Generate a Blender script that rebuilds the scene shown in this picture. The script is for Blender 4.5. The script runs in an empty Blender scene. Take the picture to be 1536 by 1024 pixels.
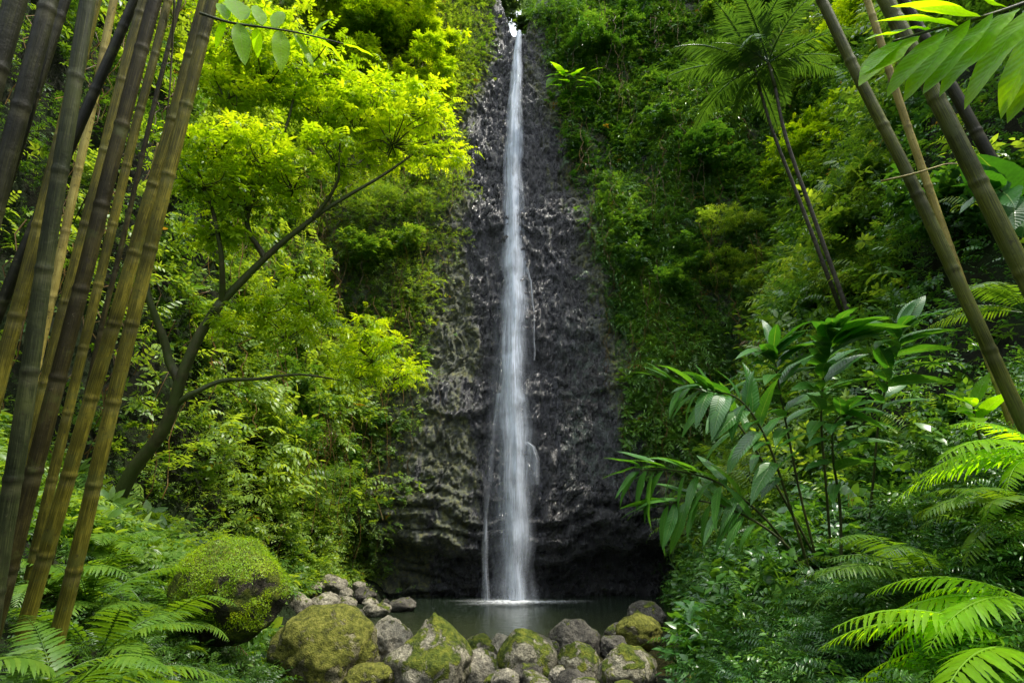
import bpy, math, random
import numpy as np
from mathutils import Vector, Matrix
from mathutils.bvhtree import BVHTree
from math import radians as R, sin, cos, pi

random.seed(7)
rng = np.random.default_rng(7)
sc = bpy.context.scene
col = sc.collection

# ------------------------------------------------------------------ camera frame
CAM = np.array((0.0, 0.0, 1.8)); PITCH = R(20); F = 853.3
FW = np.array((0, cos(PITCH), sin(PITCH))); UPV = np.array((0, -sin(PITCH), cos(PITCH))); RT = np.array((1.0, 0, 0))
def ray(px, py):
    return RT * ((px - 768) / F) + UPV * ((512 - py) / F) + FW
def P(px, py, t):                       # a point t metres deep along the view of photo pixel px, py
    return CAM + ray(px, py) * t
def project(p):
    d = p - CAM
    t = d @ FW
    ts = np.where(t > 0.05, t, 0.05)
    return 768 + F * (d @ RT) / ts, 512 - F * (d @ UPV) / ts, t

# ------------------------------------------------------------------ noise
def _hash(ix, iy, iz, seed):
    h = (ix.astype(np.int64) * 374761393 + iy.astype(np.int64) * 668265263 + iz.astype(np.int64) * 2147483647 + seed * 974711) & 0xffffffff
    h = ((h ^ (h >> 13)) * 1274126177) & 0xffffffff
    h = ((h ^ (h >> 16)) * 2246822519) & 0xffffffff
    return (h ^ (h >> 15)) & 0xffffffff
def vnoise(p, seed=0):
    i = np.floor(p).astype(np.int64); f = p - i; u = f * f * f * (f * (f * 6 - 15) + 10)
    def g(a, b, c): return _hash(i[:, 0] + a, i[:, 1] + b, i[:, 2] + c, seed) / 4294967295.0
    x0 = g(0,0,0) * (1 - u[:,0]) + g(1,0,0) * u[:,0]; x1 = g(0,1,0) * (1 - u[:,0]) + g(1,1,0) * u[:,0]
    x2 = g(0,0,1) * (1 - u[:,0]) + g(1,0,1) * u[:,0]; x3 = g(0,1,1) * (1 - u[:,0]) + g(1,1,1) * u[:,0]
    y0 = x0 * (1 - u[:,1]) + x1 * u[:,1]; y1 = x2 * (1 - u[:,1]) + x3 * u[:,1]
    return (y0 * (1 - u[:,2]) + y1 * u[:,2]) * 2 - 1
def fbm(p, oct=4, seed=0, gain=0.5):
    s = 0; a = 1
    for k in range(oct):
        s = s + a * vnoise(p * (2 ** k) + 17.3 * k, seed + k); a *= gain
    return s
def worley(p, seed=0):
    i = np.floor(p).astype(np.int64); n = len(p)
    f1 = np.full(n, 9.0); f2 = np.full(n, 9.0); idv = np.zeros(n)
    for a in (-1, 0, 1):
        for b in (-1, 0, 1):
            for c in (-1, 0, 1):
                x, y, z = i[:, 0] + a, i[:, 1] + b, i[:, 2] + c
                q = np.stack([x + _hash(x, y, z, seed) / 4294967295.0, y + _hash(x, y, z, seed + 1) / 4294967295.0, z + _hash(x, y, z, seed + 2) / 4294967295.0], 1)
                d = np.linalg.norm(p - q, axis=1)
                cid = _hash(x, y, z, seed + 3) / 4294967295.0
                near = d < f1
                f2 = np.where(near, f1, np.minimum(f2, d)); idv = np.where(near, cid, idv); f1 = np.where(near, d, f1)
    return f1, f2, idv
def sstep(a, b, x):
    t = np.clip((x - a) / (b - a), 0, 1); return t * t * (3 - 2 * t)
def norm(v):
    return v / np.maximum(np.linalg.norm(v, axis=-1, keepdims=True), 1e-9)

# ------------------------------------------------------------------ mesh helpers
def mesh_np(name, V, T, tint=None, uv=None, mat=None, smooth=True, attrs=None):
    V = np.ascontiguousarray(V, np.float32); T = np.ascontiguousarray(T, np.int32)
    me = bpy.data.meshes.new(name)
    k = T.shape[1]
    me.vertices.add(len(V)); me.vertices.foreach_set('co', V.ravel())
    me.loops.add(T.size); me.loops.foreach_set('vertex_index', T.ravel())
    me.polygons.add(len(T)); me.polygons.foreach_set('loop_start', np.arange(0, T.size, k, dtype=np.int32))
    if smooth: me.polygons.foreach_set('use_smooth', np.ones(len(T), bool))
    for an, av in (attrs or {}).items():
        a = me.attributes.new(an, 'FLOAT', 'POINT'); a.data.foreach_set('value', np.ascontiguousarray(av, np.float32))
    if tint is not None:
        a = me.attributes.new('tint', 'FLOAT', 'POINT'); a.data.foreach_set('value', np.ascontiguousarray(tint, np.float32))
    if uv is not None:
        l = me.uv_layers.new(name='UVMap'); l.data.foreach_set('uv', np.ascontiguousarray(uv[T.ravel()], np.float32).ravel())
    me.update(calc_edges=True); me.validate()
    if mat: me.materials.append(mat)
    return me
def link(name, me, parent=None, loc=None):
    o = bpy.data.objects.new(name, me); col.objects.link(o)
    if parent: o.parent = parent
    if loc is not None: o.location = loc
    return o
def tag(o, label, cat, group=None, kind=None):
    if label: o['label'] = label
    if cat: o['category'] = cat
    if group: o['group'] = group
    if kind: o['kind'] = kind
    return o
def thing(name, label, cat, loc=(0, 0, 0), rz=0.0, group=None):
    o = bpy.data.objects.new(name, None); col.objects.link(o)
    o.empty_display_size = 0.2; o.location = loc; o.rotation_euler = (0, 0, rz)
    return tag(o, label, cat, group)

class Tmpl:                              # vertices, triangles, tint, uv
    def __init__(s, V, T, tint=None, uv=None):
        s.V = np.asarray(V, float); s.T = np.asarray(T, int)
        s.tint = np.zeros(len(s.V)) if tint is None else np.asarray(tint, float)
        s.uv = np.zeros((len(s.V), 2)) if uv is None else np.asarray(uv, float)
class Acc:
    def __init__(s): s.V, s.T, s.c, s.u, s.n = [], [], [], [], 0
    def put(s, tm, pos, Rm, scale, tint):
        pos = np.atleast_2d(pos); N = len(pos)
        if N == 0: return
        scale = np.broadcast_to(np.asarray(scale, float), (N,)) if np.ndim(scale) < 2 else scale
        loc = tm.V[None] * (scale[:, None, None] if scale.ndim == 1 else scale[:, None, :])
        V = np.einsum('nij,nmj->nmi', Rm, loc) + pos[:, None, :]
        m = len(tm.V)
        s.V.append(V.reshape(-1, 3)); s.T.append((tm.T[None] + (np.arange(N) * m)[:, None, None] + s.n).reshape(-1, 3))
        s.c.append((np.broadcast_to(np.asarray(tint, float), (N,))[:, None] + tm.tint[None]).ravel())
        s.u.append(np.broadcast_to(tm.uv, (N, m, 2)).reshape(-1, 2)); s.n += N * m
    def add(s, V, T, tint=0.0, uv=None):
        V = np.asarray(V, float); s.V.append(V); s.T.append(np.asarray(T, int) + s.n)
        s.c.append(np.broadcast_to(np.asarray(tint, float), (len(V),))); s.u.append(np.zeros((len(V), 2)) if uv is None else uv); s.n += len(V)
    def tmpl(s): return Tmpl(np.concatenate(s.V), np.concatenate(s.T), np.concatenate(s.c), np.concatenate(s.u))
    def mesh(s, name, mat): 
        t = s.tmpl(); return mesh_np(name, t.V, t.T, t.tint, t.uv, mat)

def frames(d, n):                        # columns x, y(=d), z(~n)
    d = norm(d); z = norm(n - (n * d).sum(-1, keepdims=True) * d); x = np.cross(d, z)
    return np.stack([x, d, z], -1)
def rand_dir(N): return norm(rng.normal(size=(N, 3)))

def leaf_tmpl(w=0.35, rows=3, fold=0.25, curl=0.25, peak=0.4, tooth=0.0, wave=0.0, stalk=0.0):
    """one blade along +y, length 1; left edge, midrib, right edge per row"""
    V = [(0, stalk and -stalk or 0, 0)]; uv = [(.5, 0)]; T = []
    n = rows + 1
    for k in range(1, n):
        y = k / n
        hw = w / 2 * (sin(pi * (y ** (math.log(.5) / math.log(peak)))) ** 0.8)
        if tooth and k % 2: hw *= 1 - tooth
        z = -curl * y * y
        up = fold * hw + wave * (0.5 - k % 2) * hw
        V += [(-hw, y, z + up), (0, y, z), (hw, y, z + up)]; uv += [(0, y), (.5, y), (1, y)]
    V.append((0, 1, -curl)); uv.append((.5, 1))
    T += [(0, 2, 1), (0, 3, 2)]
    for k in range(rows - 1):
        a = 1 + 3 * k; b = a + 3
        T += [(a, a + 1, b + 1), (a, b + 1, b), (a + 1, a + 2, b + 2), (a + 1, b + 2, b + 1)]
    a = 1 + 3 * (rows - 1); e = len(V) - 1
    T += [(a, a + 1, e), (a + 1, a + 2, e)]
    return Tmpl(V, T, None, uv)

def tube(pts, rad, seg=8, cap=True, twist=None):
    pts = np.asarray(pts, float); n = len(pts); rad = np.broadcast_to(np.asarray(rad, float), (n,))
    tan = norm(np.gradient(pts, axis=0)); ref = np.array((1.0, 0.02, 0.03)) if abs(tan[0][0]) < .8 else np.array((0, 1.0, 0))
    V = []; uv = []
    L = np.concatenate([[0], np.cumsum(np.linalg.norm(np.diff(pts, axis=0), axis=1))])
    for k in range(n):
        a = norm(np.cross(tan[k], ref)); b = np.cross(tan[k], a)
        for j in range(seg):
            th = 2 * pi * j / seg; V.append(pts[k] + rad[k] * (a * cos(th) + b * sin(th))); uv.append((j / seg, L[k]))
    T = []
    for k in range(n - 1):
        for j in range(seg):
            p, q = k * seg + j, k * seg + (j + 1) % seg
            T += [(p, q, q + seg), (p, q + seg, p + seg)]
    if cap:
        V += [pts[0], pts[-1]]; uv += [(0, 0), (0, L[-1])]; a = len(V) - 2
        for j in range(seg):
            T += [(a, (j + 1) % seg, j), (a + 1, (n - 1) * seg + j, (n - 1) * seg + (j + 1) % seg)]
    return np.array(V), np.array(T), np.array(uv)
def spline(ctrl, n):
    c = np.asarray(ctrl, float); m = len(c)
    if m == 2: return c[0] + (c[1] - c[0]) * np.linspace(0, 1, n)[:, None]
    e = np.vstack([2 * c[0] - c[1], c, 2 * c[-1] - c[-2]])
    out = []
    for s in np.linspace(0, m - 1 - 1e-6, n):
        i = int(s); t = s - i; p0, p1, p2, p3 = e[i], e[i + 1], e[i + 2], e[i + 3]
        out.append(.5 * ((2 * p1) + (-p0 + p2) * t + (2 * p0 - 5 * p1 + 4 * p2 - p3) * t * t + (-p0 + 3 * p1 - 3 * p2 + p3) * t ** 3))
    return np.array(out)

# ------------------------------------------------------------------ materials
class NT:
    def __init__(s, name):
        s.m = bpy.data.materials.new(name); s.m.use_nodes = True; s.t = s.m.node_tree; s.t.nodes.clear()
        s.out = s.t.nodes.new('ShaderNodeOutputMaterial')
    def n(s, typ, **kw):
        nd = s.t.nodes.new(typ)
        for k, v in kw.items():
            if k.startswith('i_'):
                nd.inputs[int(k[2:]) if k[2:].isdigit() else k[2:].replace('_', ' ')].default_value = v
            else: setattr(nd, k, v)
        return nd
    def l(s, a, b): s.t.links.new(a, b)
    def ramp(s, fac, stops):
        r = s.n('ShaderNodeValToRGB'); e = r.color_ramp.elements
        while len(e) < len(stops): e.new(0.5)
        for k, (p, c) in enumerate(stops): e[k].position = p; e[k].color = (*c, 1) if len(c) == 3 else c
        s.l(fac, r.inputs[0]); return r.outputs[0]
    def noise(s, vec, scale, detail=4, rough=.55, dist=0.0):
        nd = s.n('ShaderNodeTexNoise'); nd.inputs['Scale'].default_value = scale; nd.inputs['Detail'].default_value = detail
        nd.inputs['Roughness'].default_value = rough; nd.inputs['Distortion'].default_value = dist
        if vec is not None: s.l(vec, nd.inputs['Vector'])
        return nd.outputs[0]
    def math(s, op, a, b=0.0, c=None):
        nd = s.n('ShaderNodeMath', operation=op)
        for k, v in enumerate((a, b) if c is None else (a, b, c)):
            if isinstance(v, (int, float)): nd.inputs[k].default_value = v
            else: s.l(v, nd.inputs[k])
        return nd.outputs[0]
    def mix(s, fac, a, b, blend='MIX'):
        nd = s.n('ShaderNodeMix', data_type='RGBA', blend_type=blend)
        for idx, v in ((0, fac), (6, a), (7, b)):
            if isinstance(v, (int, float)): nd.inputs[idx].default_value = v
            elif isinstance(v, tuple): nd.inputs[idx].default_value = (*v, 1) if len(v) == 3 else v
            else: s.l(v, nd.inputs[idx])
        return nd.outputs[2]
    def coord(s, scale=(1, 1, 1), which='Object'):
        c = s.n('ShaderNodeTexCoord'); m = s.n('ShaderNodeMapping'); m.inputs['Scale'].default_value = scale
        s.l(c.outputs[which], m.inputs[0]); return m.outputs[0]
    def attr(s, name): return s.n('ShaderNodeAttribute', attribute_name=name).outputs['Fac']
    def bump(s, h, strength=.5, dist=.05, normal=None):
        b = s.n('ShaderNodeBump'); b.inputs['Strength'].default_value = strength; b.inputs['Distance'].default_value = dist
        s.l(h, b.inputs['Height'])
        if normal is not None: s.l(normal, b.inputs['Normal'])
        return b.outputs[0]
    def principled(s, colr, rough=.5, normal=None, spec=.5, **kw):
        p = s.n('ShaderNodeBsdfPrincipled')
        for nm, v in (('Base Color', colr), ('Roughness', rough), ('Normal', normal), ('Specular IOR Level', spec)):
            if v is None: continue
            if isinstance(v, (int, float)): p.inputs[nm].default_value = v
            elif isinstance(v, tuple): p.inputs[nm].default_value = (*v, 1)
            else: s.l(v, p.inputs[nm])
        for nm, v in kw.items(): p.inputs[nm.replace('_', ' ')].default_value = v
        return p.outputs[0]
    def done(s, sh): s.l(sh, s.out.inputs[0]); return s.m

def leaf_mat(name, dark, mid, bright, dry=(.22, .14, .03), trans=.42, rough=.38, spec=.5, vein=0.0, glow=(2.2, 1.9, .45)):
    k = NT(name)
    t = k.attr('tint'); v = k.coord()
    nz = k.noise(v, 1.3, 3); t2 = k.math('MINIMUM', k.math('ADD', t, k.math('MULTIPLY', k.math('SUBTRACT', nz, .5), .5)), .85)
    if dry: t2 = k.math('MAXIMUM', t2, k.math('GREATER_THAN', t, .96))
    c = k.ramp(t2, [(0.0, dark), (0.45, mid), (0.85, bright), (0.97, dry)] if dry else [(0.0, dark), (0.5, mid), (1.0, bright)])
    f = k.noise(v, 22, 2); c = k.mix(.35, c, k.ramp(f, [(.3, (.45, .45, .45)), (.7, (1, 1, 1))]), 'MULTIPLY')
    nrm = None
    if vein:
        uv = k.n('ShaderNodeUVMap').outputs[0]; sp = k.n('ShaderNodeSeparateXYZ'); k.l(uv, sp.inputs[0])
        ax = k.math('ABSOLUTE', k.math('SUBTRACT', sp.outputs[0], .5))
        w = k.math('SINE', k.math('MULTIPLY', k.math('SUBTRACT', sp.outputs[1], k.math('MULTIPLY', ax, .25)), 95))
        rib = k.ramp(ax, [(0.0, (1, 1, 1)), (.035, (0, 0, 0))])
        nrm = k.bump(k.math('ADD', k.math('MULTIPLY', w, .5), rib), vein, .006)
        c = k.mix(rib, c, k.mix(.5, c, (.3, .42, .12)))
    p = k.principled(c, rough, nrm, spec)
    tr = k.n('ShaderNodeBsdfTranslucent'); k.l(k.mix(1.0, c, glow, 'MULTIPLY'), tr.inputs[0])
    if nrm is not None: k.l(nrm, tr.inputs['Normal'])
    mx = k.n('ShaderNodeMixShader'); mx.inputs[0].default_value = trans; k.l(p, mx.inputs[1]); k.l(tr.outputs[0], mx.inputs[2])
    return k.done(mx.outputs[0])

M = {}
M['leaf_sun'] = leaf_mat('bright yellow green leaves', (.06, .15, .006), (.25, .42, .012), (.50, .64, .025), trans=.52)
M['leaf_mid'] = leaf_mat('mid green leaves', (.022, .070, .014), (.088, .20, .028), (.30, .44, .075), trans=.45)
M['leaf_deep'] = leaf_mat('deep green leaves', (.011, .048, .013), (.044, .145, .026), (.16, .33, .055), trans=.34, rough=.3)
M['leaf_gloss'] = leaf_mat('glossy broad leaves', (.014, .065, .016), (.04, .16, .022), (.10, .28, .035), trans=.36, rough=.36, spec=.55, vein=.25, dry=None)
M['leaf_sunlit_tint'] = leaf_mat('broad leaves with sunlight painted in', (.07, .20, .006), (.17, .40, .008), (.32, .58, .012), trans=.66, rough=.4, spec=.25, vein=.12, dry=None)  # sunlight put into the colour: brighter copy for sunlit ferns and blades
M['leaf_haze_tint'] = leaf_mat('leaves with haze painted in', (.10, .18, .07), (.20, .32, .12), (.36, .46, .18), trans=.5, dry=None, glow=(1.6, 1.6, 1.0))  # haze over the far trees is put into this paler leaf colour
M['fern'] = leaf_mat('fern fronds', (.035, .095, .014), (.10, .215, .022), (.25, .37, .035), trans=.4, rough=.34, dry=None)
M['palm'] = leaf_mat('palm fronds', (.012, .045, .016), (.035, .10, .03), (.10, .22, .04), trans=.3, rough=.25, spec=1.0, dry=None)
M['dead_leaf'] = leaf_mat('dry brown leaves', (.10, .06, .02), (.20, .12, .03), (.32, .20, .05), dry=None, glow=(1.4, 1.2, .7))

def rock_wall():
    k = NT('wet black basalt'); v = k.coord(); vs = k.coord((1, 1, .22)); vv = k.coord((1, 1, .05))
    a = k.noise(vs, 1.1, 6, .6); b = k.noise(v, 6, 6, .65)
    c = k.ramp(k.math('ADD', k.math('MULTIPLY', a, .55), k.math('MULTIPLY', b, .45)), [(.39, (.002, .002, .0025)), (.5, (.010, .010, .013)), (.62, (.044, .045, .057))])
    strk = k.ramp(k.noise(vv, 3.4, 5, .6), [(.36, (.35, .35, .36)), (.5, (1, 1, 1)), (.66, (1.9, 1.9, 2.0))]); c = k.mix(.8, c, strk, 'MULTIPLY')
    warm = k.ramp(k.noise(vs, .8, 4), [(.5, (0, 0, 0)), (.68, (1, 1, 1))])
    c = k.mix(k.math('MULTIPLY', warm, .3), c, (.055, .042, .026))
    # lichen blotches, then the sunlit left rock edge painted as a pale strip
    lich = k.math('MULTIPLY', k.attr('lichen'), k.ramp(k.noise(v, 2.6, 6, .7), [(.48, (0, 0, 0)), (.58, (1, 1, 1))]))
    c = k.mix(k.math('MULTIPLY', lich, .75), c, (.095, .14, .105))
    sun = k.math('MULTIPLY', k.attr('pale'), k.ramp(k.noise(vs, 2.2, 6, .7), [(.42, (0, 0, 0)), (.62, (1, 1, 1))]))
    c = k.mix(sun, c, (.14, .125, .085))
    mo = k.math('ADD', k.math('MULTIPLY', k.attr('moss'), .80), k.math('MULTIPLY', k.math('SUBTRACT', k.noise(vs, 2.0, 7, .7), .5), 1.4))
    mo = k.ramp(mo, [(.30, (0, 0, 0)), (.46, (1, 1, 1))])
    mc = k.ramp(k.noise(v, 5, 4), [(.34, (.012, .02, .003)), (.5, (.055, .072, .006)), (.66, (.19, .19, .014))])
    c = k.mix(mo, c, mc)
    wet = k.ramp(k.noise(vv, 4.0, 5), [(.38, (.12, .12, .12)), (.66, (.42, .42, .42))])
    r = k.mix(mo, wet, (.85, .85, .85))
    h = k.math('ADD', k.math('MULTIPLY', k.noise(v, 6, 8, .68), .6), k.math('MULTIPLY', k.noise(vs, 12, 7, .68), .9))
    h = k.math('ADD', h, k.math('MULTIPLY', k.noise(v, 30, 4, .7), .30))
    n = k.bump(h, 1.0, .30)
    return k.done(k.principled(c, r, n, .8, IOR=1.9))
M['rock_wall'] = rock_wall()

def soil():
    k = NT('dark forest soil'); v = k.coord()
    c = k.ramp(k.noise(v, 3, 8, .65), [(.3, (.004, .006, .002)), (.55, (.012, .014, .005)), (.75, (.028, .030, .010))])
    g = k.ramp(k.noise(v, 1.1, 5, .6), [(.45, (0, 0, 0)), (.6, (1, 1, 1))])
    c = k.mix(k.math('MULTIPLY', g, .6), c, (.022, .045, .010))
    return k.done(k.principled(c, .85, k.bump(k.noise(v, 9, 8, .7), .8, .15), .2))
M['soil'] = soil()

def boulder_mat(name, base, moss_amt, moss_c=((.03, .05, .006), (.10, .13, .012), (.21, .22, .025)), scale=1.0, low_dark=.25):
    k = NT(name); v = k.coord((scale,) * 3)
    geo = k.n('ShaderNodeNewGeometry'); sp = k.n('ShaderNodeSeparateXYZ'); k.l(geo.outputs['Normal'], sp.inputs[0])
    oi = k.n('ShaderNodeObjectInfo'); vm = k.n('ShaderNodeVectorMath', operation='ADD'); k.l(v, vm.inputs[0])
    cx = k.n('ShaderNodeCombineXYZ'); rr = k.math('MULTIPLY', oi.outputs['Random'], 37.0); k.l(rr, cx.inputs[0]); k.l(rr, cx.inputs[1]); k.l(cx.outputs[0], vm.inputs[1]); v = vm.outputs[0]
    n1 = k.noise(v, 3.0, 8, .68); n2 = k.noise(v, 14, 6, .7)
    d = tuple(x * .26 for x in base); b2 = tuple(min(1, x * 1.75) for x in base)
    c = k.ramp(k.math('ADD', k.math('MULTIPLY', n1, .6), k.math('MULTIPLY', n2, .4)), [(.38, d), (.5, base), (.62, b2)])
    spk = k.ramp(k.noise(v, 38, 4, .7), [(.38, (.35, .35, .35)), (.55, (1, 1, 1))]); c = k.mix(.7, c, spk, 'MULTIPLY')
    lic = k.ramp(k.noise(v, 7, 5, .7, .6), [(.60, (0, 0, 0)), (.66, (1, 1, 1))]); c = k.mix(k.math('MULTIPLY', lic, .45), c, (.34, .33, .27))
    # damp foot and shaded lower half painted dark on side and down faces
    foot = k.ramp(k.math('ADD', sp.outputs[2], k.math('MULTIPLY', n1, .3)), [(.02, (1, 1, 1)), (.35, (0, 0, 0))]); c = k.mix(k.math('MULTIPLY', foot, low_dark * 1.3), c, (.016, .015, .012))
    mm = k.math('ADD', k.math('MULTIPLY', sp.outputs[2], .35), k.math('MULTIPLY', k.math('SUBTRACT', k.noise(v, 3.6, 6, .66, .4), .5), 2.6))
    mm = k.ramp(k.math('ADD', mm, moss_amt), [(.46, (0, 0, 0)), (.60, (1, 1, 1))])
    mc = k.ramp(k.noise(v, 11, 8, .72), [(.36, moss_c[0]), (.5, moss_c[1]), (.64, moss_c[2])])
    c = k.mix(mm, c, mc)
    pit = k.ramp(k.noise(v, 24, 5, .7, .8), [(.36, (.12, .12, .12)), (.45, (1, 1, 1))]); c = k.mix(.5, c, pit, 'MULTIPLY')
    h = k.math('ADD', k.math('MULTIPLY', n1, .8), k.math('MULTIPLY', n2, .5)); h = k.math('ADD', h, k.math('MULTIPLY', k.noise(v, 55, 3), .22))
    h = k.math('ADD', h, k.math('MULTIPLY', mm, .25))
    return k.done(k.principled(c, k.mix(mm, (.72, .72, .72), (.95, .95, .95)), k.bump(h, 1.0, .13), .3))
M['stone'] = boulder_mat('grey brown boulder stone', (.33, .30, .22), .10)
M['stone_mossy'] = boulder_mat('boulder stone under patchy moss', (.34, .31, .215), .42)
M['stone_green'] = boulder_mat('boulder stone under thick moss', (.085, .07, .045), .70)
M['stone_dark'] = boulder_mat('dark damp stone', (.11, .10, .078), .08, low_dark=.4)
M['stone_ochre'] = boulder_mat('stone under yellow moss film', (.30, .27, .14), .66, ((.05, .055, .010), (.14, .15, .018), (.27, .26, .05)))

def bark(name, a, b, c3, moss=.0, zs=.25, gloss=.55):
    k = NT(name); v = k.coord((1, 1, zs)); w = k.coord()
    c = k.ramp(k.noise(v, 9, 7, .65), [(.3, a), (.52, b), (.72, c3)])
    m = k.ramp(k.math('ADD', k.noise(w, 2.2, 6, .65), moss), [(.56, (0, 0, 0)), (.72, (1, 1, 1))])
    c = k.mix(k.math('MULTIPLY', m, .8), c, (.05, .075, .012))
    return k.done(k.principled(c, gloss, k.bump(k.noise(v, 26, 6, .7), .55, .03), .35))
M['bark'] = bark('mossy tree bark', (.022, .021, .009), (.065, .06, .022), (.13, .115, .05), .18)
M['palm_bark'] = bark('palm trunk bark', (.03, .026, .02), (.075, .065, .05), (.13, .115, .09), -.05, zs=2.5)
M['twig'] = bark('green brown stems', (.02, .03, .008), (.05, .06, .015), (.10, .10, .03), 0)

def bamboo_mat(name, a, b, c3, moss=.0):
    k = NT(name); uv = k.n('ShaderNodeUVMap').outputs[0]
    mp = k.n('ShaderNodeMapping'); mp.inputs['Scale'].default_value = (9, .8, 1); k.l(uv, mp.inputs[0])
    v = k.coord()
    oi = k.n('ShaderNodeObjectInfo')
    st = k.noise(v, 2.1, 5, .6); fi = k.noise(mp.outputs[0], 6, 5, .6)
    f = k.math('ADD', k.math('MULTIPLY', st, .5), k.math('MULTIPLY', fi, .5))
    c = k.ramp(f, [(.38, a), (.5, b), (.61, c3)])
    nd = k.attr('node')
    c = k.mix(k.math('MULTIPLY', nd, .35), c, (.018, .016, .008))
    c = k.mix(k.math('MULTIPLY', k.attr('bloom'), .2), c, (.16, .15, .075))
    bl = k.ramp(k.math('ADD', k.noise(v, 4.2, 7, .7), moss), [(.58, (0, 0, 0)), (.66, (1, 1, 1))])
    c = k.mix(k.math('MULTIPLY', bl, .6), c, (.060, .075, .018))
    sc2 = k.ramp(k.noise(v, 26, 8, .8), [(.56, (0, 0, 0)), (.63, (1, 1, 1))]); c = k.mix(k.math('MULTIPLY', sc2, .7), c, (.025, .02, .012))
    pal = k.ramp(k.noise(v, 30, 4, .7), [(.66, (0, 0, 0)), (.72, (1, 1, 1))]); c = k.mix(k.math('MULTIPLY', pal, .35), c, (.20, .17, .10))
    return k.done(k.principled(c, .5, k.bump(k.math('ADD', k.noise(v, 14, 6, .7), k.math('MULTIPLY', fi, .5)), .45, .012), .25))
M['bamboo_olive'] = bamboo_mat('olive bamboo culm', (.016, .016, .002), (.075, .070, .007), (.22, .19, .022))
M['bamboo_grey'] = bamboo_mat('grey green bamboo culm', (.009, .013, .004), (.028, .036, .012), (.075, .084, .028))
M['bamboo_brown'] = bamboo_mat('brown bamboo culm', (.008, .007, .002), (.026, .022, .005), (.068, .058, .014))
M['bamboo_moss'] = bamboo_mat('mossy bamboo culm', (.022, .022, .003), (.10, .092, .009), (.28, .24, .028), .06)
M['bamboo_green'] = bamboo_mat('green mossy bamboo culm', (.016, .021, .003), (.055, .066, .007), (.14, .155, .018), .08)
M['bamboo_shade_tint'] = bamboo_mat('bamboo culm with shade painted in', (.004, .005, .001), (.012, .013, .003), (.034, .036, .009))  # overhead shade on these culms is put into their colour
M['bamboo_gold'] = bamboo_mat('pale golden bamboo culm', (.12, .10, .02), (.26, .21, .045), (.42, .36, .10), -.1)

def water_mat():
    k = NT('pool water'); v = k.coord(); g = k.n('ShaderNodeNewGeometry'); sp = k.n('ShaderNodeSeparateXYZ'); k.l(g.outputs['Position'], sp.inputs[0])
    sh = k.ramp(k.math('ADD', k.math('MULTIPLY', k.math('SUBTRACT', sp.outputs[1], 11.5), .1), k.math('MULTIPLY', k.noise(v, .5, 3), .3)), [(.10, (.066, .060, .020)), (.45, (.030, .038, .016)), (1.0, (.011, .018, .010))])
    glint_paint = k.ramp(k.noise(v, 9, 3, .6), [(.63, (0, 0, 0)), (.67, (1, 1, 1))])  # ripple glints painted as pale spots, thickest near the fall
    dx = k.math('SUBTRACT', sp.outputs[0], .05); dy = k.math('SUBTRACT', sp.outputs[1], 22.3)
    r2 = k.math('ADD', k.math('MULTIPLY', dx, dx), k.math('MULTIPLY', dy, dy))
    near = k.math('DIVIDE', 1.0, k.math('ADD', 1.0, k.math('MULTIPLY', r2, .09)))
    c = k.mix(k.math('MULTIPLY', k.math('MULTIPLY', glint_paint, near), .75), sh, (.55, .58, .6))
    h = k.math('ADD', k.noise(v, 3.2, 4, .6), k.math('MULTIPLY', k.noise(v, 13, 3, .6), .35))
    h2 = k.math('MULTIPLY', h, k.math('ADD', k.math('MULTIPLY', near, 1.6), .6))
    return k.done(k.principled(c, .06, k.bump(h2, .8, .10), .5, IOR=1.33))
M['water'] = water_mat()

def fall_mat(name, dens=1.0, streak=26.0, colr=(.80, .86, .95)):
    """thin silky sheet of falling water: streaks run down the sheet, edges and gaps clear"""
    k = NT(name); uv = k.n('ShaderNodeUVMap').outputs[0]
    sp = k.n('ShaderNodeSeparateXYZ'); k.l(uv, sp.inputs[0])
    def st(su, sv, sc_, d=5):
        mp = k.n('ShaderNodeMapping'); mp.inputs['Scale'].default_value = (su, sv, 1); k.l(uv, mp.inputs[0])
        return k.noise(mp.outputs[0], sc_, d, .6, .25)
    a = k.ramp(st(streak / 10, .10, 3.2), [(.30, (0, 0, 0)), (.62, (1, 1, 1))])
    b = k.ramp(st(streak / 5, .22, 3.4), [(.32, (.35, .35, .35)), (.66, (1, 1, 1))])
    lump = k.ramp(st(1.2, .55, 1.6), [(.32, (.3, .3, .3)), (.6, (1, 1, 1))])
    x = k.math('SUBTRACT', sp.outputs[0], .5)
    edge = k.math('SUBTRACT', 1.0, k.math('MULTIPLY', k.math('MULTIPLY', x, x), 4.0)); edge = k.math('POWER', k.math('MAXIMUM', edge, 0.0), 1.0)
    al = k.math('MULTIPLY', k.math('MULTIPLY', k.math('ADD', k.math('MULTIPLY', a, .65), .35), b), k.math('MULTIPLY', edge, k.math('MULTIPLY', lump, k.attr('dens'))))
    al = k.math('MINIMUM', k.math('MULTIPLY', al, dens), .95)
    d = k.n('ShaderNodeBsdfDiffuse'); d.inputs[0].default_value = (*colr, 1)
    t = k.n('ShaderNodeBsdfTranslucent'); t.inputs[0].default_value = (*colr, 1)
    m1 = k.n('ShaderNodeMixShader'); m1.inputs[0].default_value = .45; k.l(d.outputs[0], m1.inputs[1]); k.l(t.outputs[0], m1.inputs[2])
    tp = k.n('ShaderNodeBsdfTransparent'); m2 = k.n('ShaderNodeMixShader'); k.l(al, m2.inputs[0]); k.l(tp.outputs[0], m2.inputs[1]); k.l(m1.outputs[0], m2.inputs[2])
    return k.done(m2.outputs[0])
M['fall'] = fall_mat('falling water', 1.9)
M['veil'] = fall_mat('thin water veil', .95, 40)
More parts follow.
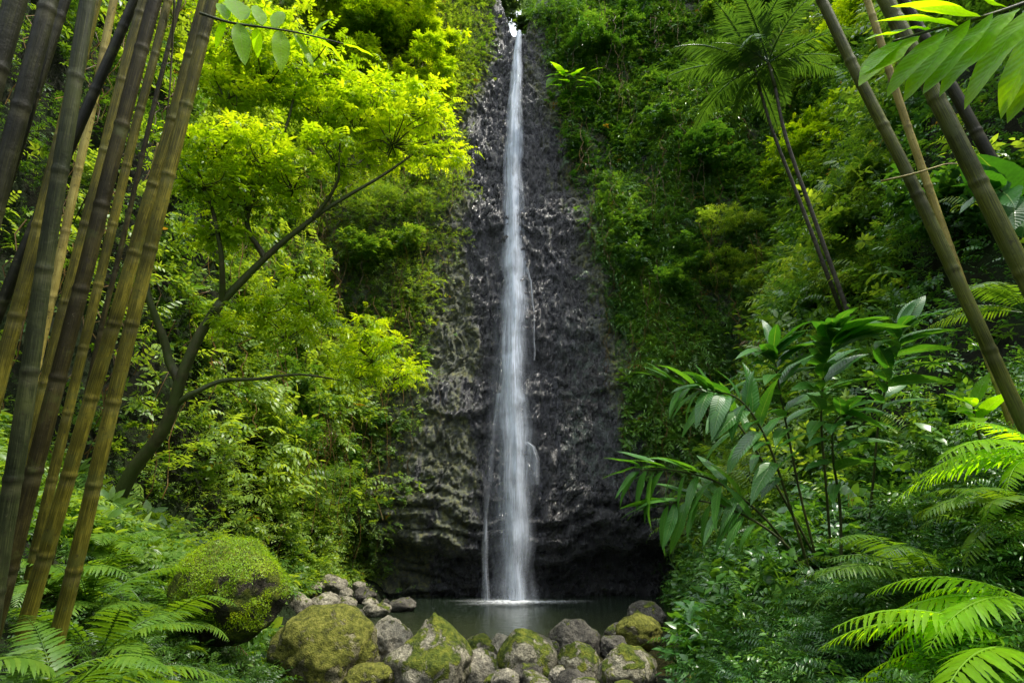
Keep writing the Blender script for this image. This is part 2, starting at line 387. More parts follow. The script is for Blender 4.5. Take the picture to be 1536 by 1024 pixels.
def foam_mat():
    k = NT('white foam'); v = k.coord()
    al = k.math('MULTIPLY', k.attr('dens'), k.ramp(k.noise(v, 7, 6, .7), [(.36, (.1, .1, .1)), (.6, (1, 1, 1))]))
    d = k.n('ShaderNodeBsdfDiffuse'); d.inputs[0].default_value = (.85, .88, .9, 1)
    tp = k.n('ShaderNodeBsdfTransparent'); m2 = k.n('ShaderNodeMixShader'); k.l(al, m2.inputs[0]); k.l(tp.outputs[0], m2.inputs[1]); k.l(d.outputs[0], m2.inputs[2])
    return k.done(m2.outputs[0])
M['foam'] = foam_mat()

# ------------------------------------------------------------------ the gorge: surfaces as functions
LB = spline([(-11, -4), (-9.0, 2), (-7.9, 8), (-7.2, 14), (-6.7, 19), (-6.2, 22.5), (-6.2, 26.5)], 240)
RB = spline([(7.5, -5), (4.6, 1), (3.9, 5), (4.4, 11), (5.7, 17), (7.3, 21.5), (8.2, 26)], 240)
def side(base, sgn, lean0, lean1, seed):
    tan = norm(np.gradient(base, axis=0)); nrm = np.stack([-tan[:, 1], tan[:, 0]], 1) * (1 if sgn < 0 else -1)   # outward (away from the stream)
    idx = np.linspace(0, 1, len(base))
    def S(u, z):
        bx = np.interp(u, idx, base[:, 0]); by = np.interp(u, idx, base[:, 1])
        nx = np.interp(u, idx, nrm[:, 0]); ny = np.interp(u, idx, nrm[:, 1]) * .6
        q = np.stack([bx, by, z], 1)
        ln = lean0 + (lean1 - lean0) * u
        d = z * ln + .75 * fbm(q * np.array((.22, .22, .16)), 3, seed) + .25 * fbm(q * .9, 2, seed + 9)
        d = d - np.minimum(z, 1.6) * .2
        return np.stack([bx + nx * d, by + ny * d, z], 1)
    return S
S_left = side(LB, -1, .30, .20, 11)
S_right = side(RB, 1, .62, .34, 23)
LIP = 30.0
def lip(x): return LIP + np.maximum(0, np.abs(x - .4) - .42) * 4.5
def S_back_smooth(x, z):
    y = 23.5 + .055 * z - .018 * np.abs(x) ** 1.7
    over = np.maximum(0, z - lip(x)); y = y + np.where(over > 0, over * 1.6 + .2, 0)
    return y
def xl(z): return np.interp(z, [0, 4, 10, 17, 23, 27, 30, 34], [-5.3, -4.8, -3.7, -3.1, -2.4, -1.8, -1.15, -1.1])
def xr(z): return np.interp(z, [0, 4, 8, 12, 17, 23, 27, 30, 34], [7.2, 6.4, 5.3, 4.4, 3.9, 2.8, 2.1, 1.75, 1.7])
def S_back(x, z):
    q = np.stack([x, np.zeros_like(x), z], 1)
    y = S_back_smooth(x, z)
    w = q + .25 * np.stack([fbm(q * .9, 2, 3), 0 * x, fbm(q * .9 + 9, 2, 4)], 1)
    f1, f2, cid = worley(w * np.array((1.0, 1, .62)), 5)
    g1, g2, cid2 = worley(w * np.array((3.0, 1, 1.2)), 8)
    h1, h2, cid3 = worley(w * np.array((6.6, 1, 3.0)), 18)
    i1, i2, cid4 = worley(w * np.array((11.0, 1, 6.0)), 28)
    d = (cid - .5) * .20 + (cid2 - .5) * .16 + (cid3 - .5) * .13 + (cid4 - .5) * .08 - .09 * sstep(.08, 0, f2 - f1) - .07 * sstep(.10, 0, g2 - g1)
    d = d + .32 * fbm(q * np.array((.35, 1, .25)), 3, 31) + .10 * fbm(q * 3, 4, 33)
    # ledges across the face
    for zz, amp, fall in ((16.3, .30, 1.5), (7.6, .32, 1.6), (11.0, .14, 1.0), (21.5, .16, 1.4)):
        zl = zz + .5 * vnoise(np.stack([x * .5, 0 * x, 0 * x + zz], 1), 40) + .1 * x * (1 if zz < 10 else -.5)
        k = z - zl; d = d + amp * np.where(k < 0, sstep(-.18, 0, k), np.exp(-k / fall)) * (.5 + .5 * vnoise(np.stack([x * .7, 0 * x + zz, 0 * x], 1), 41))
    # layered undercut at the foot
    zw = z + .35 * fbm(q * .6, 3, 51) - .16 * np.abs(x - .6)
    lay = np.abs(((zw * 1.55 + .25 * fbm(q * np.array((.5, 1, 1.4)), 2, 52)) % 1.0) - .35)
    foot = sstep(4.2, 2.2, zw)
    d = d + foot * (.62 * (.5 - lay) + .22 * fbm(q * np.array((1.2, 1, 3.5)), 4, 55))
    cave = sstep(1.8, .8, zw) * (.55 + .45 * sstep(.8, 2.2, np.abs(x - .1)))
    d = d - 2.0 * cave
    return np.stack([x, y - d, z], 1)

def bank_l(y): return np.interp(y, [-3, 2, 4.5, 8, 11, 15, 19, 24], [-.9, -1.1, -1.5, -2.7, -4.0, -5.2, -4.9, -4.4])
def bank_r(y): return np.interp(y, [-3, 2, 4.5, 8, 11, 15, 19, 24], [.7, .8, 1.1, 1.75, 2.9, 4.0, 4.9, 5.4])
def ground_z(x, y):
    q = np.stack([x, y, 0 * x], 1)
    bed = np.interp(y, [-5, 8.5, 10.2, 12, 25], [.12, .08, -.15, -.6, -.8])
    l = np.maximum(0, bank_l(y) - x); r = np.maximum(0, x - bank_r(y))
    bl = .56 * l ** 1.05; br = .66 * r ** 1.05
    lowl = sstep(12, 16, y); bl = bl * (1 - .45 * lowl)
    z = bed * (1 - sstep(0, 1.0, l + r)) + .15 * sstep(0, 1.0, l + r) + bl + br
    return np.minimum(z, 9) + .12 * fbm(q * .8, 4, 61)
def ground_pt(x, y):
    return np.array((x, y, float(ground_z(np.array([float(x)]), np.array([float(y)]))[0])))

def grid_mesh(fn, us, vs):
    U, W = np.meshgrid(us, vs, indexing='ij'); V = fn(U.ravel(), W.ravel()); n, m = len(us), len(vs)
    i = np.arange((n - 1) * m).reshape(n - 1, m)[:, :-1].ravel()
    T = np.concatenate([np.stack([i, i + m, i + m + 1], 1), np.stack([i, i + m + 1, i + 1], 1)])
    return V, T

# ground: one sheet, fine in the gorge, running far out behind the walls
gx = np.concatenate([np.linspace(-400, -20, 8), np.arange(-16, 16.01, .16), np.linspace(20, 400, 8)])
gy = np.concatenate([np.linspace(-300, -12, 6), np.arange(-8, 26.01, .16), np.linspace(30, 500, 8)])
V, T = grid_mesh(lambda a, b: np.stack([a, b, ground_z(a, b)], 1), gx, gy)
g = link('ground', mesh_np('ground', V, T, mat=M['soil'])); g['kind'] = 'structure'
V, T = grid_mesh(lambda a, b: S_left(a, b), np.linspace(0, 1, 150), np.linspace(-.8, 37, 120))
hl = link('hillside', mesh_np('hillside', V, T, mat=M['soil'])); hl['kind'] = 'structure'
V, T = grid_mesh(lambda a, b: S_right(a, b), np.linspace(0, 1, 150), np.linspace(-.8, 37, 120))
hr = link('hillside', mesh_np('hillside', V, T[:, ::-1], mat=M['soil'])); hr['kind'] = 'structure'
# rock headwall with its masks
hx = np.concatenate([np.linspace(-15, -5.3, 40), np.arange(-5.2, 7.0, .05), np.linspace(7.1, 18, 40)])
hz = np.concatenate([np.arange(-1, 6, .05), np.arange(6, 31.5, .055), np.linspace(31.6, 40, 40)])
V, T = grid_mesh(S_back, hx, hz)
x, z = V[:, 0], V[:, 2]; nb = fbm(V * .5, 3, 71)
moss = sstep(1.0, -.6, x - xl(z) + .5 * nb) * .7 + .5 * sstep(2.2, .2, xr(z) - x + .6 * nb) + .46 * sstep(-.9, -2.8, x) * sstep(22, 12, z) + .25 * sstep(-.2, .6, nb) + .35 * sstep(.05, .5, fbm(np.stack([x * 1.6, 0 * x, z * .35], 1), 3, 77)) * sstep(0, -2.5, x)
moss = moss * (1 - .55 * sstep(3.0, 1.0, z) * (x > -3.4))
pale = sstep(1.15, .2, x - xl(z) + .3 * nb) * sstep(11, 14, z) * .18 + .12 * sstep(1.2, .3, np.abs(x - xl(z) - .7)) * sstep(17, 25, z)  # mask of the painted sunlit strip along the left rock edge
lich = sstep(1.6, 3.0, x) * sstep(13, 10, z) * sstep(3, 5.5, z)
cf = link('cliff_face', mesh_np('cliff_face', V, T, mat=M['rock_wall'], smooth=False, attrs={'moss': moss, 'pale': pale, 'lichen': lich})); cf['kind'] = 'structure'
cliff_V, cliff_T = V, T
# pool
px_ = np.linspace(-9, 10, 60); py_ = np.linspace(9.0, 26, 60)
V, T = grid_mesh(lambda a, b: np.stack([a, b, 0 * a], 1), px_, py_)
w = link('water', mesh_np('water', V, T, mat=M['water'])); w['kind'] = 'structure'

bpy.context.view_layer.update()
def bvh_of(o):
    me = o.data; return BVHTree.FromPolygons([v.co for v in me.vertices], [p.vertices for p in me.polygons])
BV = [bvh_of(o) for o in (g, hl, hr)]
cm = cliff_V; BV.append(BVHTree.FromPolygons([tuple(v) for v in cm], [tuple(t) for t in T] if False else [tuple(t) for t in cliff_T]))
def hit(px, py, pull=0.0):
    """where the view through a photo pixel meets the gorge: point, normal, depth"""
    d = Vector(ray(px, py)); L = d.length; d.normalize(); best = None
    for b in BV:
        h = b.ray_cast(Vector(CAM), d)
        if h[0] is not None and (best is None or h[3] < best[3]): best = h
    if best is None: return None
    n = best[1] if best[1].dot(d) < 0 else -best[1]
    dist = best[3] - pull
    return np.array(Vector(CAM) + d * dist), np.array(n), dist / L

# ------------------------------------------------------------------ waterfall
def yfall(x, z, off=.16):
    """front of the rock near x, z, softened so the sheet clears the blocks"""
    x = np.asarray(x, float); z = np.asarray(z, float)
    return S_back_smooth(x, z) - off
fall = thing('waterfall', 'tall thin white waterfall dropping down the black rock face into the pool', 'waterfall', (.12, 22.6, 0))
FB = Vector((.12, 22.6, 0))
def sheet(name, ctrl, mat, cols=14, rows=150, off=.45, bulge=.14, seed=0, parent=None, jitter=.0):
    """ctrl: (z, centre x, width, density)"""
    c = np.array(ctrl, float); c = c[np.argsort(c[:, 0])]
    zz = np.linspace(c[0, 0], c[-1, 0], rows); cx = np.interp(zz, c[:, 0], c[:, 1]); wd = np.interp(zz, c[:, 0], c[:, 2]); dn = np.interp(zz, c[:, 0], c[:, 3])
    cx = cx + .05 * vnoise(np.stack([zz * .5, 0 * zz, 0 * zz + seed], 1), 81) + jitter * vnoise(np.stack([zz * 1.7, 0 * zz, 0 * zz + seed], 1), 83)
    wd = wd * (1 + .16 * vnoise(np.stack([zz * .9, 0 * zz, 0 * zz + seed], 1), 82))
    V, uv, dd = [], [], []
    for k in range(rows):
        for j in range(cols + 1):
            s = j / cols; x = cx[k] + (s - .5) * wd[k]
            y = yfall(x, min(zz[k], LIP - .1), off)
            if zz[k] > LIP - .6: y += max(0, zz[k] - LIP + .6) ** 1.4 * .9
            y = y - bulge * sin(pi * s) + .06 * vnoise(np.array([[s * 5, zz[k] * .6, seed]]), 84)[0]
            V.append((x, y, zz[k])); uv.append((s, zz[k])); dd.append(dn[k])
    V = np.array(V) - np.array(FB); T = []
    m = cols + 1
    for k in range(rows - 1):
        for j in range(cols):
            a = k * m + j; T += [(a, a + 1, a + m + 1), (a, a + m + 1, a + m)]
    return link(name, mesh_np(name, V, T, uv=np.array(uv), mat=mat, attrs={'dens': np.array(dd)}), parent)
main = [(0, .12, 1.02, .62), (2.5, .12, 1.18, .70), (5.5, .10, 1.36, .80), (7.8, .03, 1.34, .95), (10, .05, 1.16, 1.05), (13, .10, 1.22, 1.1), (16, .06, 1.22, 1.1), (20, .06, 1.0, 1.15), (24, .12, .84, 1.2), (27, .24, .66, 1.3), (29, .34, .5, 1.4), (30.1, .40, .42, 1.2), (30.7, .43, .34, .45), (31.1, .45, .3, .0)]
sheet('main_stream', main, M['fall'], seed=1, parent=fall)
sheet('inner_stream', [(a, b + .02, w * .62, d * .95) for a, b, w, d in main[:-1]], M['fall'], seed=5, off=.62, parent=fall)
sheet('water_veil', [(0, .0, 2.0, .42), (4, .0, 2.2, .42), (8, -.02, 2.0, .4), (13, .1, 1.9, .3), (18, .1, 1.5, .2), (24, .15, 1.1, .2)], M['veil'], seed=9, off=.30, parent=fall)
sheet('side_stream', [(0, -1.02, .34, .40), (2.0, -1.0, .26, .42), (3.0, -1.0, .16, .35), (4.0, -.96, .4, .08), (6.4, -.72, .3, .16), (7.4, -.62, .22, .5), (8.0, -.52, .3, .7)], M['fall'], cols=6, rows=70, seed=12, off=.36, parent=fall)
sheet('side_stream', [(4.2, .92, .5, .22), (5.2, .95, .42, .45), (5.75, .82, .3, .8), (5.9, .62, .3, .8)], M['fall'], cols=6, rows=40, seed=15, off=.4, parent=fall)
sheet('side_stream', [(9.5, 1.05, .10, .45), (12, .98, .10, .6), (13.4, .86, .10, .7), (14.2, .62, .14, .8)], M['fall'], cols=4, rows=60, seed=18, off=.34, parent=fall, jitter=.05)
sheet('spray', [(0.02, .08, 2.2, .42), (.5, .08, 1.9, .32), (1.2, .08, 1.6, .14), (2.2, .05, 1.6, .0)], M['veil'], rows=40, seed=25, off=.75, parent=fall)
# foam where it lands
fr = []; ft = []; fd = []
for k, (r0, d0) in enumerate(((0.0, 1.0), (.35, 1.0), (.65, .8), (1.0, .38), (1.5, .12), (2.2, 0.0))):
    for j in range(48):
        a = 2 * pi * j / 48; r = r0 * (1 + .18 * sin(3 * a + 1) + .1 * sin(7 * a)); fr.append((r * cos(a) * 1.15, -.25 + r * sin(a) * .7, .016 + .05 * max(0, 1 - r0))); fd.append(d0)
for k in range(5):
    for j in range(48):
        a = k * 48 + j; b = k * 48 + (j + 1) % 48; ft += [(a, b, b + 48), (a, b + 48, a + 48)]
link('foam', mesh_np('foam', fr, ft, mat=M['foam'], attrs={'dens': np.array(fd)}), fall)

# ------------------------------------------------------------------ leaf sprigs
L_oval = leaf_tmpl(.42, 2, .22, .22, .42); L_lance = leaf_tmpl(.26, 2, .2, .35, .38); L_heart = leaf_tmpl(.72, 2, .15, .25, .32)
L_thin = leaf_tmpl(.16, 2, .15, .4, .35)
def pinnate(pairs, ll, leaf, sweep=60, arch=.35, droop=.3, sd=1, tip=True):
    r = np.random.default_rng(sd); a = Acc()
    for k in range(pairs + (1 if tip else 0)):
        f = (k + .6) / (pairs + .6); c = np.array((0, f, arch * f * (1 - f) * 1.6 - .25 * f * f))
        if k == pairs:
            d = np.array([[0, 1, -.5]]); a.put(leaf, [c], frames(d, np.array([[0, 0, 1.0]])), ll, r.uniform(-.05, .1)); break
        for s in (-1, 1):
            an = R(sweep + r.uniform(-10, 10)); d = np.array([[s * sin(an), cos(an), -droop + r.uniform(-.15, .15)]])
            prof = .55 + .45 * sin(pi * min(1, .25 + .75 * f))
            a.put(leaf, [c], frames(d, np.array([[r.uniform(-.3, .3), 0, 1.0]])), ll * prof * r.uniform(.85, 1.15), r.uniform(-.08, .08))
    return a.tmpl()
def whorl(n, leaf, sd=1, rise=.25, spread=.25):
    r = np.random.default_rng(sd); a = Acc()
    for k in range(n):
        an = 2 * pi * k / n * 1.0 + r.uniform(-.4, .4); lift = r.uniform(-.35, .5)
        d = np.array([[cos(an), sin(an), lift]]); c = np.array([[cos(an) * .06, .25 + sin(an) * .06, rise * r.uniform(0, 1)]])
        a.put(leaf, c, frames(d, np.array([[r.uniform(-.3, .3), r.uniform(-.3, .3), 1.0]])), r.uniform(.4, .7), r.uniform(-.1, .1))
    return a.tmpl()
def trailer(n, leaf, sd=1, size=.2):
    r = np.random.default_rng(sd); a = Acc()
    for k in range(n):
        f = (k + .5) / n; c = np.array([[.06 * sin(9 * f + sd), f, -.1 * f]]); s = -1 if k % 2 else 1
        d = np.array([[s * r.uniform(.4, 1), r.uniform(.0, .8), r.uniform(-.2, .6)]])
        a.put(leaf, c, frames(d, np.array([[r.uniform(-.5, .5), r.uniform(-.5, .5), 1.0]])), size * r.uniform(.7, 1.3), r.uniform(-.12, .12))
    return a.tmpl()
SP = {'pin': [pinnate(5, .32, L_oval, sd=k, droop=.15 + .15 * k) for k in range(4)],
      'fern': [pinnate(9, .30, L_thin, 70, .5, .2, sd=k) for k in range(3)],
      'whorl': [whorl(7 + k, L_oval, k) for k in range(4)],
      'lance': [whorl(8 + k, L_lance, k + 10, .35) for k in range(3)],
      'heart': [whorl(4 + k, L_heart, k + 20) for k in range(3)],
      'vine': [trailer(10, L_oval, k) for k in range(4)],
      'fine': [trailer(16, L_lance, k + 5, .15) for k in range(4)]}

def in_view(p, mx=220, my=200):
    x, y, t = project(p); return (x > -mx) & (x < 1536 + mx) & (y > -my) & (y < 1024 + my) & (t > .6)

def put_sprigs(acc, kinds, kid, pos, d, n, size, tint):
    """scatter sprigs; kid picks one of the kinds for each"""
    for i, kd in enumerate(kinds):
        tm = SP[kd]
        var = rng.integers(0, len(tm), len(pos))
        for v in range(len(tm)):
            s = (kid == i) & (var == v)
            if s.any(): acc.put(tm[v], pos[s], frames(d[s], n[s]), size[s], tint[s])

def cover(name, label, S, us, zs, n, kinds, size, mat, tint0, seed, cat='foliage', mask=None, depth=(.1, 1.0), lump=.75, gap=-.45, hang=.0, uweight=None):
    """a thick leafy coat over a surface S(u, z): lumps and dark gaps follow noise; one uncountable mass"""
    u = rng.uniform(us[0], us[1], n); z = zs[0] + (zs[1] - zs[0]) * rng.random(n)
    p = S(u, z); e = .02 * (us[1] - us[0]); a = S(u + e * .2, z) - p; b = S(u, z + .15) - p
    nn = norm(np.cross(a, b)); c = norm(CAM + np.array((0, 6, 4)) - p); nn = np.where((nn * c).sum(1, keepdims=True) < 0, -nn, nn)
    q = p * np.array((1, 1, .8))
    big = fbm(q * .42, 3, seed); fine = fbm(q * 1.15, 3, seed + 5); kn = vnoise(q * .33 + 40, seed + 7) + .35 * rng.normal(size=n); tn = fbm(q * .30 + 80, 2, seed + 9)
    keep = in_view(p) & (fine + .5 * big + .25 * rng.normal(size=n) > gap)
    if mask is not None: keep &= mask(p, rng.random(n))
    p, nn, big, fine, kn, tn = [v[keep] for v in (p, nn, big, fine, kn, tn)]; m = len(p)
    off = depth[0] + (depth[1] - depth[0]) * np.clip(.45 + .55 * big * lump + .35 * fine, 0, 1.6) * rng.random(m) ** .5
    p = p + nn * off[:, None] - np.array((0, 0, 1)) * (hang * off)[:, None]
    d = norm(nn * .75 + rand_dir(m) * .65 + np.array((0, 0, .15)) - np.array((0, 0, 1.0)) * hang)
    up = norm(np.array((0, 0, 1.0)) * .9 + nn * .45 + rand_dir(m) * .45)
    kid = np.clip(((kn + .9) / 1.8 * len(kinds)).astype(int), 0, len(kinds) - 1)
    s = size * rng.uniform(.65, 1.35, m) * (1 + .25 * tn) * np.clip(project(p)[2] / 15, .5, 1.15)
    s = s * np.where(np.isin(kid, [i for i, kd in enumerate(kinds) if kd in ('pin', 'fern')]), 1.25, 1.0)
    s = s * np.where(np.isin(kid, [i for i, kd in enumerate(kinds) if kd in ('whorl', 'lance', 'heart')]), .66, 1.0)
    tint = tint0 + .22 * tn + .10 * rng.normal(size=m) + .10 * big
    tint = np.where(rng.random(m) < .006, 1.0, np.minimum(tint, .86))
    acc = Acc(); put_sprigs(acc, kinds, kid, p, d, up, s, tint)
    o = link(name, acc.mesh(name, M[mat])); tag(o, label, cat, kind='stuff'); return o

# left slope, back to front; the back wall beside the fall; the right slope
def far_mask(p, r): return project(p)[2] > 5.2
def back_mask_l(p, r):
    x, z = p[:, 0], p[:, 2]; e = x - xl(z) + .8 * fbm(p * .7, 3, 91); return r < sstep(.6, -.7, e)
def back_mask_r(p, r):
    x, z = p[:, 0], p[:, 2]; e = xr(z) - x + .9 * fbm(p * .6, 3, 93); return r < sstep(.8, -1.5, e)
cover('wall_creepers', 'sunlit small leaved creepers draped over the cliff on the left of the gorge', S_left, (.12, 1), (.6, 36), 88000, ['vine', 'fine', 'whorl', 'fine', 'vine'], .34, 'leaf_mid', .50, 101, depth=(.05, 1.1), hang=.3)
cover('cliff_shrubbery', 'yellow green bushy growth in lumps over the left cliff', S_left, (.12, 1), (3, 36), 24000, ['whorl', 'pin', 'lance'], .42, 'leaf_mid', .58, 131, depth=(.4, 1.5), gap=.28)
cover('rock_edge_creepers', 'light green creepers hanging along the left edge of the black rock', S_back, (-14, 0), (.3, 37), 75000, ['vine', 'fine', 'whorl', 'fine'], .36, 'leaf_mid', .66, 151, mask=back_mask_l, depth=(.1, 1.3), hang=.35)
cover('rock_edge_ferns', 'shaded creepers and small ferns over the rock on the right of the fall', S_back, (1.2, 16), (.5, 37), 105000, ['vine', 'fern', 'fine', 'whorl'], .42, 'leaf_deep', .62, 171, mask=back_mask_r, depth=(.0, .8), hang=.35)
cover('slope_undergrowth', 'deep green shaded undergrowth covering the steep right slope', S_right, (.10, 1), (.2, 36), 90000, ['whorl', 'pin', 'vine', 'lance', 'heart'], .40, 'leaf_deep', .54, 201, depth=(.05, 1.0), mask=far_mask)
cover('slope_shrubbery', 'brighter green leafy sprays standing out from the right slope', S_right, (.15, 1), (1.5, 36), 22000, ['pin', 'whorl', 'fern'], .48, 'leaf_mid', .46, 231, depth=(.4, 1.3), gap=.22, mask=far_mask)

# long thin vines hanging down the walls, tufted with small leaves
acc = Acc(); vn = 0
def strands(S, us, zs, n, cond):
    global vn
    u = rng.uniform(*us, n); z = rng.uniform(*zs, n); p = S(u, z); e = .004 * (us[1] - us[0]); a = S(u + e, z) - p; b = S(u, z + .15) - p
    nn = norm(np.cross(a, b)); c = norm(CAM + np.array((0, 6, 4)) - p); nn = np.where((nn * c).sum(1, keepdims=True) < 0, -nn, nn)
    ok = in_view(p, 60, 60) & cond(p)
    for q, m in zip(p[ok], nn[ok]):
        L = rng.uniform(1.0, 4.5); q = q + m * rng.uniform(.9, 1.5); k = 9; s = np.linspace(0, 1, k)[:, None]
        pts = q + np.array((0, 0, -L)) * s + m * .25 * np.sin(2.2 * s) + .10 * rng.normal(size=(k, 3)) * np.array((1, 1, .2))
        V, T, uv = tube(pts, rng.uniform(.007, .016), 3, cap=False); acc.add(V, T, rng.uniform(.0, .9), uv); vn += 1
strands(S_left, (.3, 1), (5, 34), 520, lambda p: p[:, 2] > 3)
strands(S_back, (-10, -3), (4, 34), 260, lambda p: p[:, 0] < xl(p[:, 2]) - .2)
strands(S_back, (3, 11), (6, 34), 240, lambda p: p[:, 0] > xr(p[:, 2]) + .2)
tag(link('hanging_vines', acc.mesh('hanging_vines', M['dead_leaf'])), 'thin pale vines hanging down the leafy walls on both sides of the fall', 'vines', kind='stuff')

# ------------------------------------------------------------------ bamboo
def dark(o): return o
def culm(name, label, a, b, rad, mat, group, bend=.0, nodes=.56, top=2.2, base_z=None, taper=.8, cat='bamboo'):
    """a: (px, py, depth) low on the culm, b: (px, py, depth) high on it; runs on to the ground and above the frame"""
    A = P(*a); B = P(*b); d = B - A; L = np.linalg.norm(d); u = d / L
    for k in range(200):                                       # walk down to the ground
        q = A - u * .03 * k
        if q[2] <= float(ground_z(q[None, 0], q[None, 1])[0]) - .05: break
    A2 = q; B2 = B + u * top; L = np.linalg.norm(B2 - A2)
    n = max(24, int(L / .014)); s = np.linspace(0, 1, n); side_ = norm(np.cross(u, FW))
    pts = A2 + (B2 - A2) * s[:, None] + side_ * (bend * np.sin(pi * s))[:, None]
    pts = pts + .006 * np.stack([vnoise(np.stack([s * L * 1.2, 0 * s + 3 + a[0], 0 * s], 1), 5), vnoise(np.stack([s * L * 1.2, 0 * s + 9 + a[0], 0 * s], 1), 6), 0 * s], 1)
    h = s * L; fr = np.abs(((h / nodes + (a[0] % 7) * .13) % 1.0) - .5) * nodes     # distance from the nearest joint
    jd = .5 * nodes - 0
    dist = np.abs(((h / nodes + (a[0] % 7) * .13 + .5) % 1.0) - .5) * nodes
    dist2 = (((h / nodes + (a[0] % 7) * .13 + .5) % 1.0) - .5) * nodes
    rr = rad * (1 - (1 - taper) * s) * (1 + .10 * np.exp(-(dist / .014) ** 2) - .03 * np.exp(-((dist - .04) / .03) ** 2))
    rr = rr * .84; V, T, uv = tube(pts, rr, 18); node = np.concatenate([np.repeat(np.exp(-(dist / .013) ** 2), 18), [0, 0]])
    o = link(name, mesh_np(name, V - A2, T, uv=uv, mat=M[mat], attrs={'node': node, 'bloom': np.concatenate([np.repeat(np.exp(-((dist2 + .045) / .03) ** 2), 18), [0, 0]])}), None, A2)
    return tag(o, label, cat, group)
GB = 'bamboo culms in the clump at the left edge'
# label, low (px, py, depth), high, radius, material
for lab, a, b, r, m, bd in (
    ('rightmost culm of the left bamboo clump, long sunlit olive brown stem reaching the ferns', (75, 1000, 3.7), (322, 0, 4.4), .058, 'bamboo_moss', .02),
    ('mossy culm second from the right in the left bamboo clump, flecked with green', (62, 850, 4.0), (304, 0, 4.7), .060, 'bamboo_moss', -.03),
    ('thick dark brown culm near the middle of the left bamboo clump', (12, 862, 3.3), (236, 0, 3.9), .056, 'bamboo_brown', .015),
    ('dark olive culm just left of the thick dark brown one in the bamboo clump', (20, 760, 3.7), (214, 0, 4.3), .050, 'bamboo_olive', -.01),
    ('grey green culm standing in front of its neighbours in the left bamboo clump', (-2, 870, 2.9), (136, 0, 3.3), .052, 'bamboo_grey', .02),
    ('olive culm leaning behind the grey green one in the left bamboo clump', (2, 540, 3.3), (126, 40, 3.6), .050, 'bamboo_olive', -.03),
    ('pale golden sunlit culm glimpsed behind the darker bamboo', (62, 520, 4.6), (172, 0, 5.1), .042, 'bamboo_gold', .0),
    ('dark culm crossing behind the grey green one, steepest lean in the clump', (10, 450, 3.9), (206, 0, 4.4), .046, 'bamboo_shade_tint', .02),
    ('shadowed grey green culm in the upper left corner', (-2, 300, 2.8), (76, 0, 3.0), .054, 'bamboo_shade_tint', .01),
    ('brown culm darkened with shade between the corner culm and the olive culms at the upper left', (-6, 318, 3.4), (98, 0, 3.7), .044, 'bamboo_shade_tint', .0),
    ('culm darkened almost black with shade at the very top left corner, outermost of the clump', (-30, 190, 2.6), (22, 0, 2.7), .058, 'bamboo_shade_tint', .0),
    ('yellowish brown culm low behind the thick dark culms of the clump', (36, 900, 4.6), (150, 430, 5.0), .048, 'bamboo_olive', .02),
    ('slim brown culm rising between the two mossy culms of the clump', (96, 760, 5.0), (262, 60, 5.6), .028, 'bamboo_brown', .05),
):
    culm('bamboo_culm', lab, a, b, r, m, GB, bd, top=5.0 if b[1] > 300 else 2.2)
GR = 'bamboo culms leaning across the right side'
for lab, a, b, r, m, bd, tp in (
    ('long olive culm leaning left across the right side with a dry twig at its joint', (1532, 640, 3.5), (1222, 0, 4.3), .050, 'bamboo_green', -.05, 1.5),
    ('thick shaded culm at the far right with a thin sunlit edge', (1562, 470, 3.0), (1325, 0, 3.5), .058, 'bamboo_green', -.02, 1.5),
    ('slim yellow green culm behind the long leaning olive culm', (1452, 430, 4.6), (1300, -20, 5.2), .040, 'bamboo_gold', .05, 1.5),
    ('dark culm in the shade behind the thick one at the right', (1500, 265, 5.0), (1405, 90, 5.3), .062, 'bamboo_shade_tint', .0, 3.0),
):
    culm('bamboo_culm', lab, a, b, r, m, GR, bd, top=tp)

def twig(name, label, cat, px, t, rad, mat, parent=None, group=None, n=14, seg=6):
    pts = spline([P(x, y, t + dt) for x, y, dt in px], n); o0 = pts[0].copy()
    V, T, uv = tube(pts - o0, np.linspace(rad, rad * .35, n), seg)
    return o0, V, T, uv
o0, V, T, uv = twig('dry_twig', '', '', [(1322, 272, 0), (1366, 262, -.05), (1400, 252, -.04), (1420, 246, 0), (1442, 246, .05)], 3.85, .009, 'bamboo_gold')
tag(link('dry_twig', mesh_np('dry_twig', V, T, uv=uv, mat=M['bamboo_gold']), None, o0), 'dry golden twig sticking out from the joint of the long leaning culm', 'twig')
# hanging dead stems among the left bamboo
for lab, px, t, rad, mt in (
    ('thin dead brown stem hanging between the dark culms at the left', [(216, -5, 0), (190, 90, 0), (160, 180, .1), (140, 270, .1), (112, 330, .1)], 5.0, .014, 'bamboo_brown'),
    ('thin yellow stem hanging beside the mossy bamboo culm', [(238, 215, 0), (226, 265, 0), (214, 320, .05), (203, 360, .05), (192, 400, .05)], 4.9, .014, 'bamboo_gold'),
    ('dry brown vine dangling behind the rightmost culm of the left clump', [(262, -5, 0), (258, 80, .05), (252, 160, 0), (240, 240, 0), (236, 330, .05)], 5.4, .010, 'bamboo_brown')):
    o0, V, T, uv = twig('', '', '', px, t, rad, mt, n=30)
    tag(link('hanging_stem', mesh_np('hanging_stem', V, T, uv=uv, mat=M[mt]), None, o0), lab, 'stem')

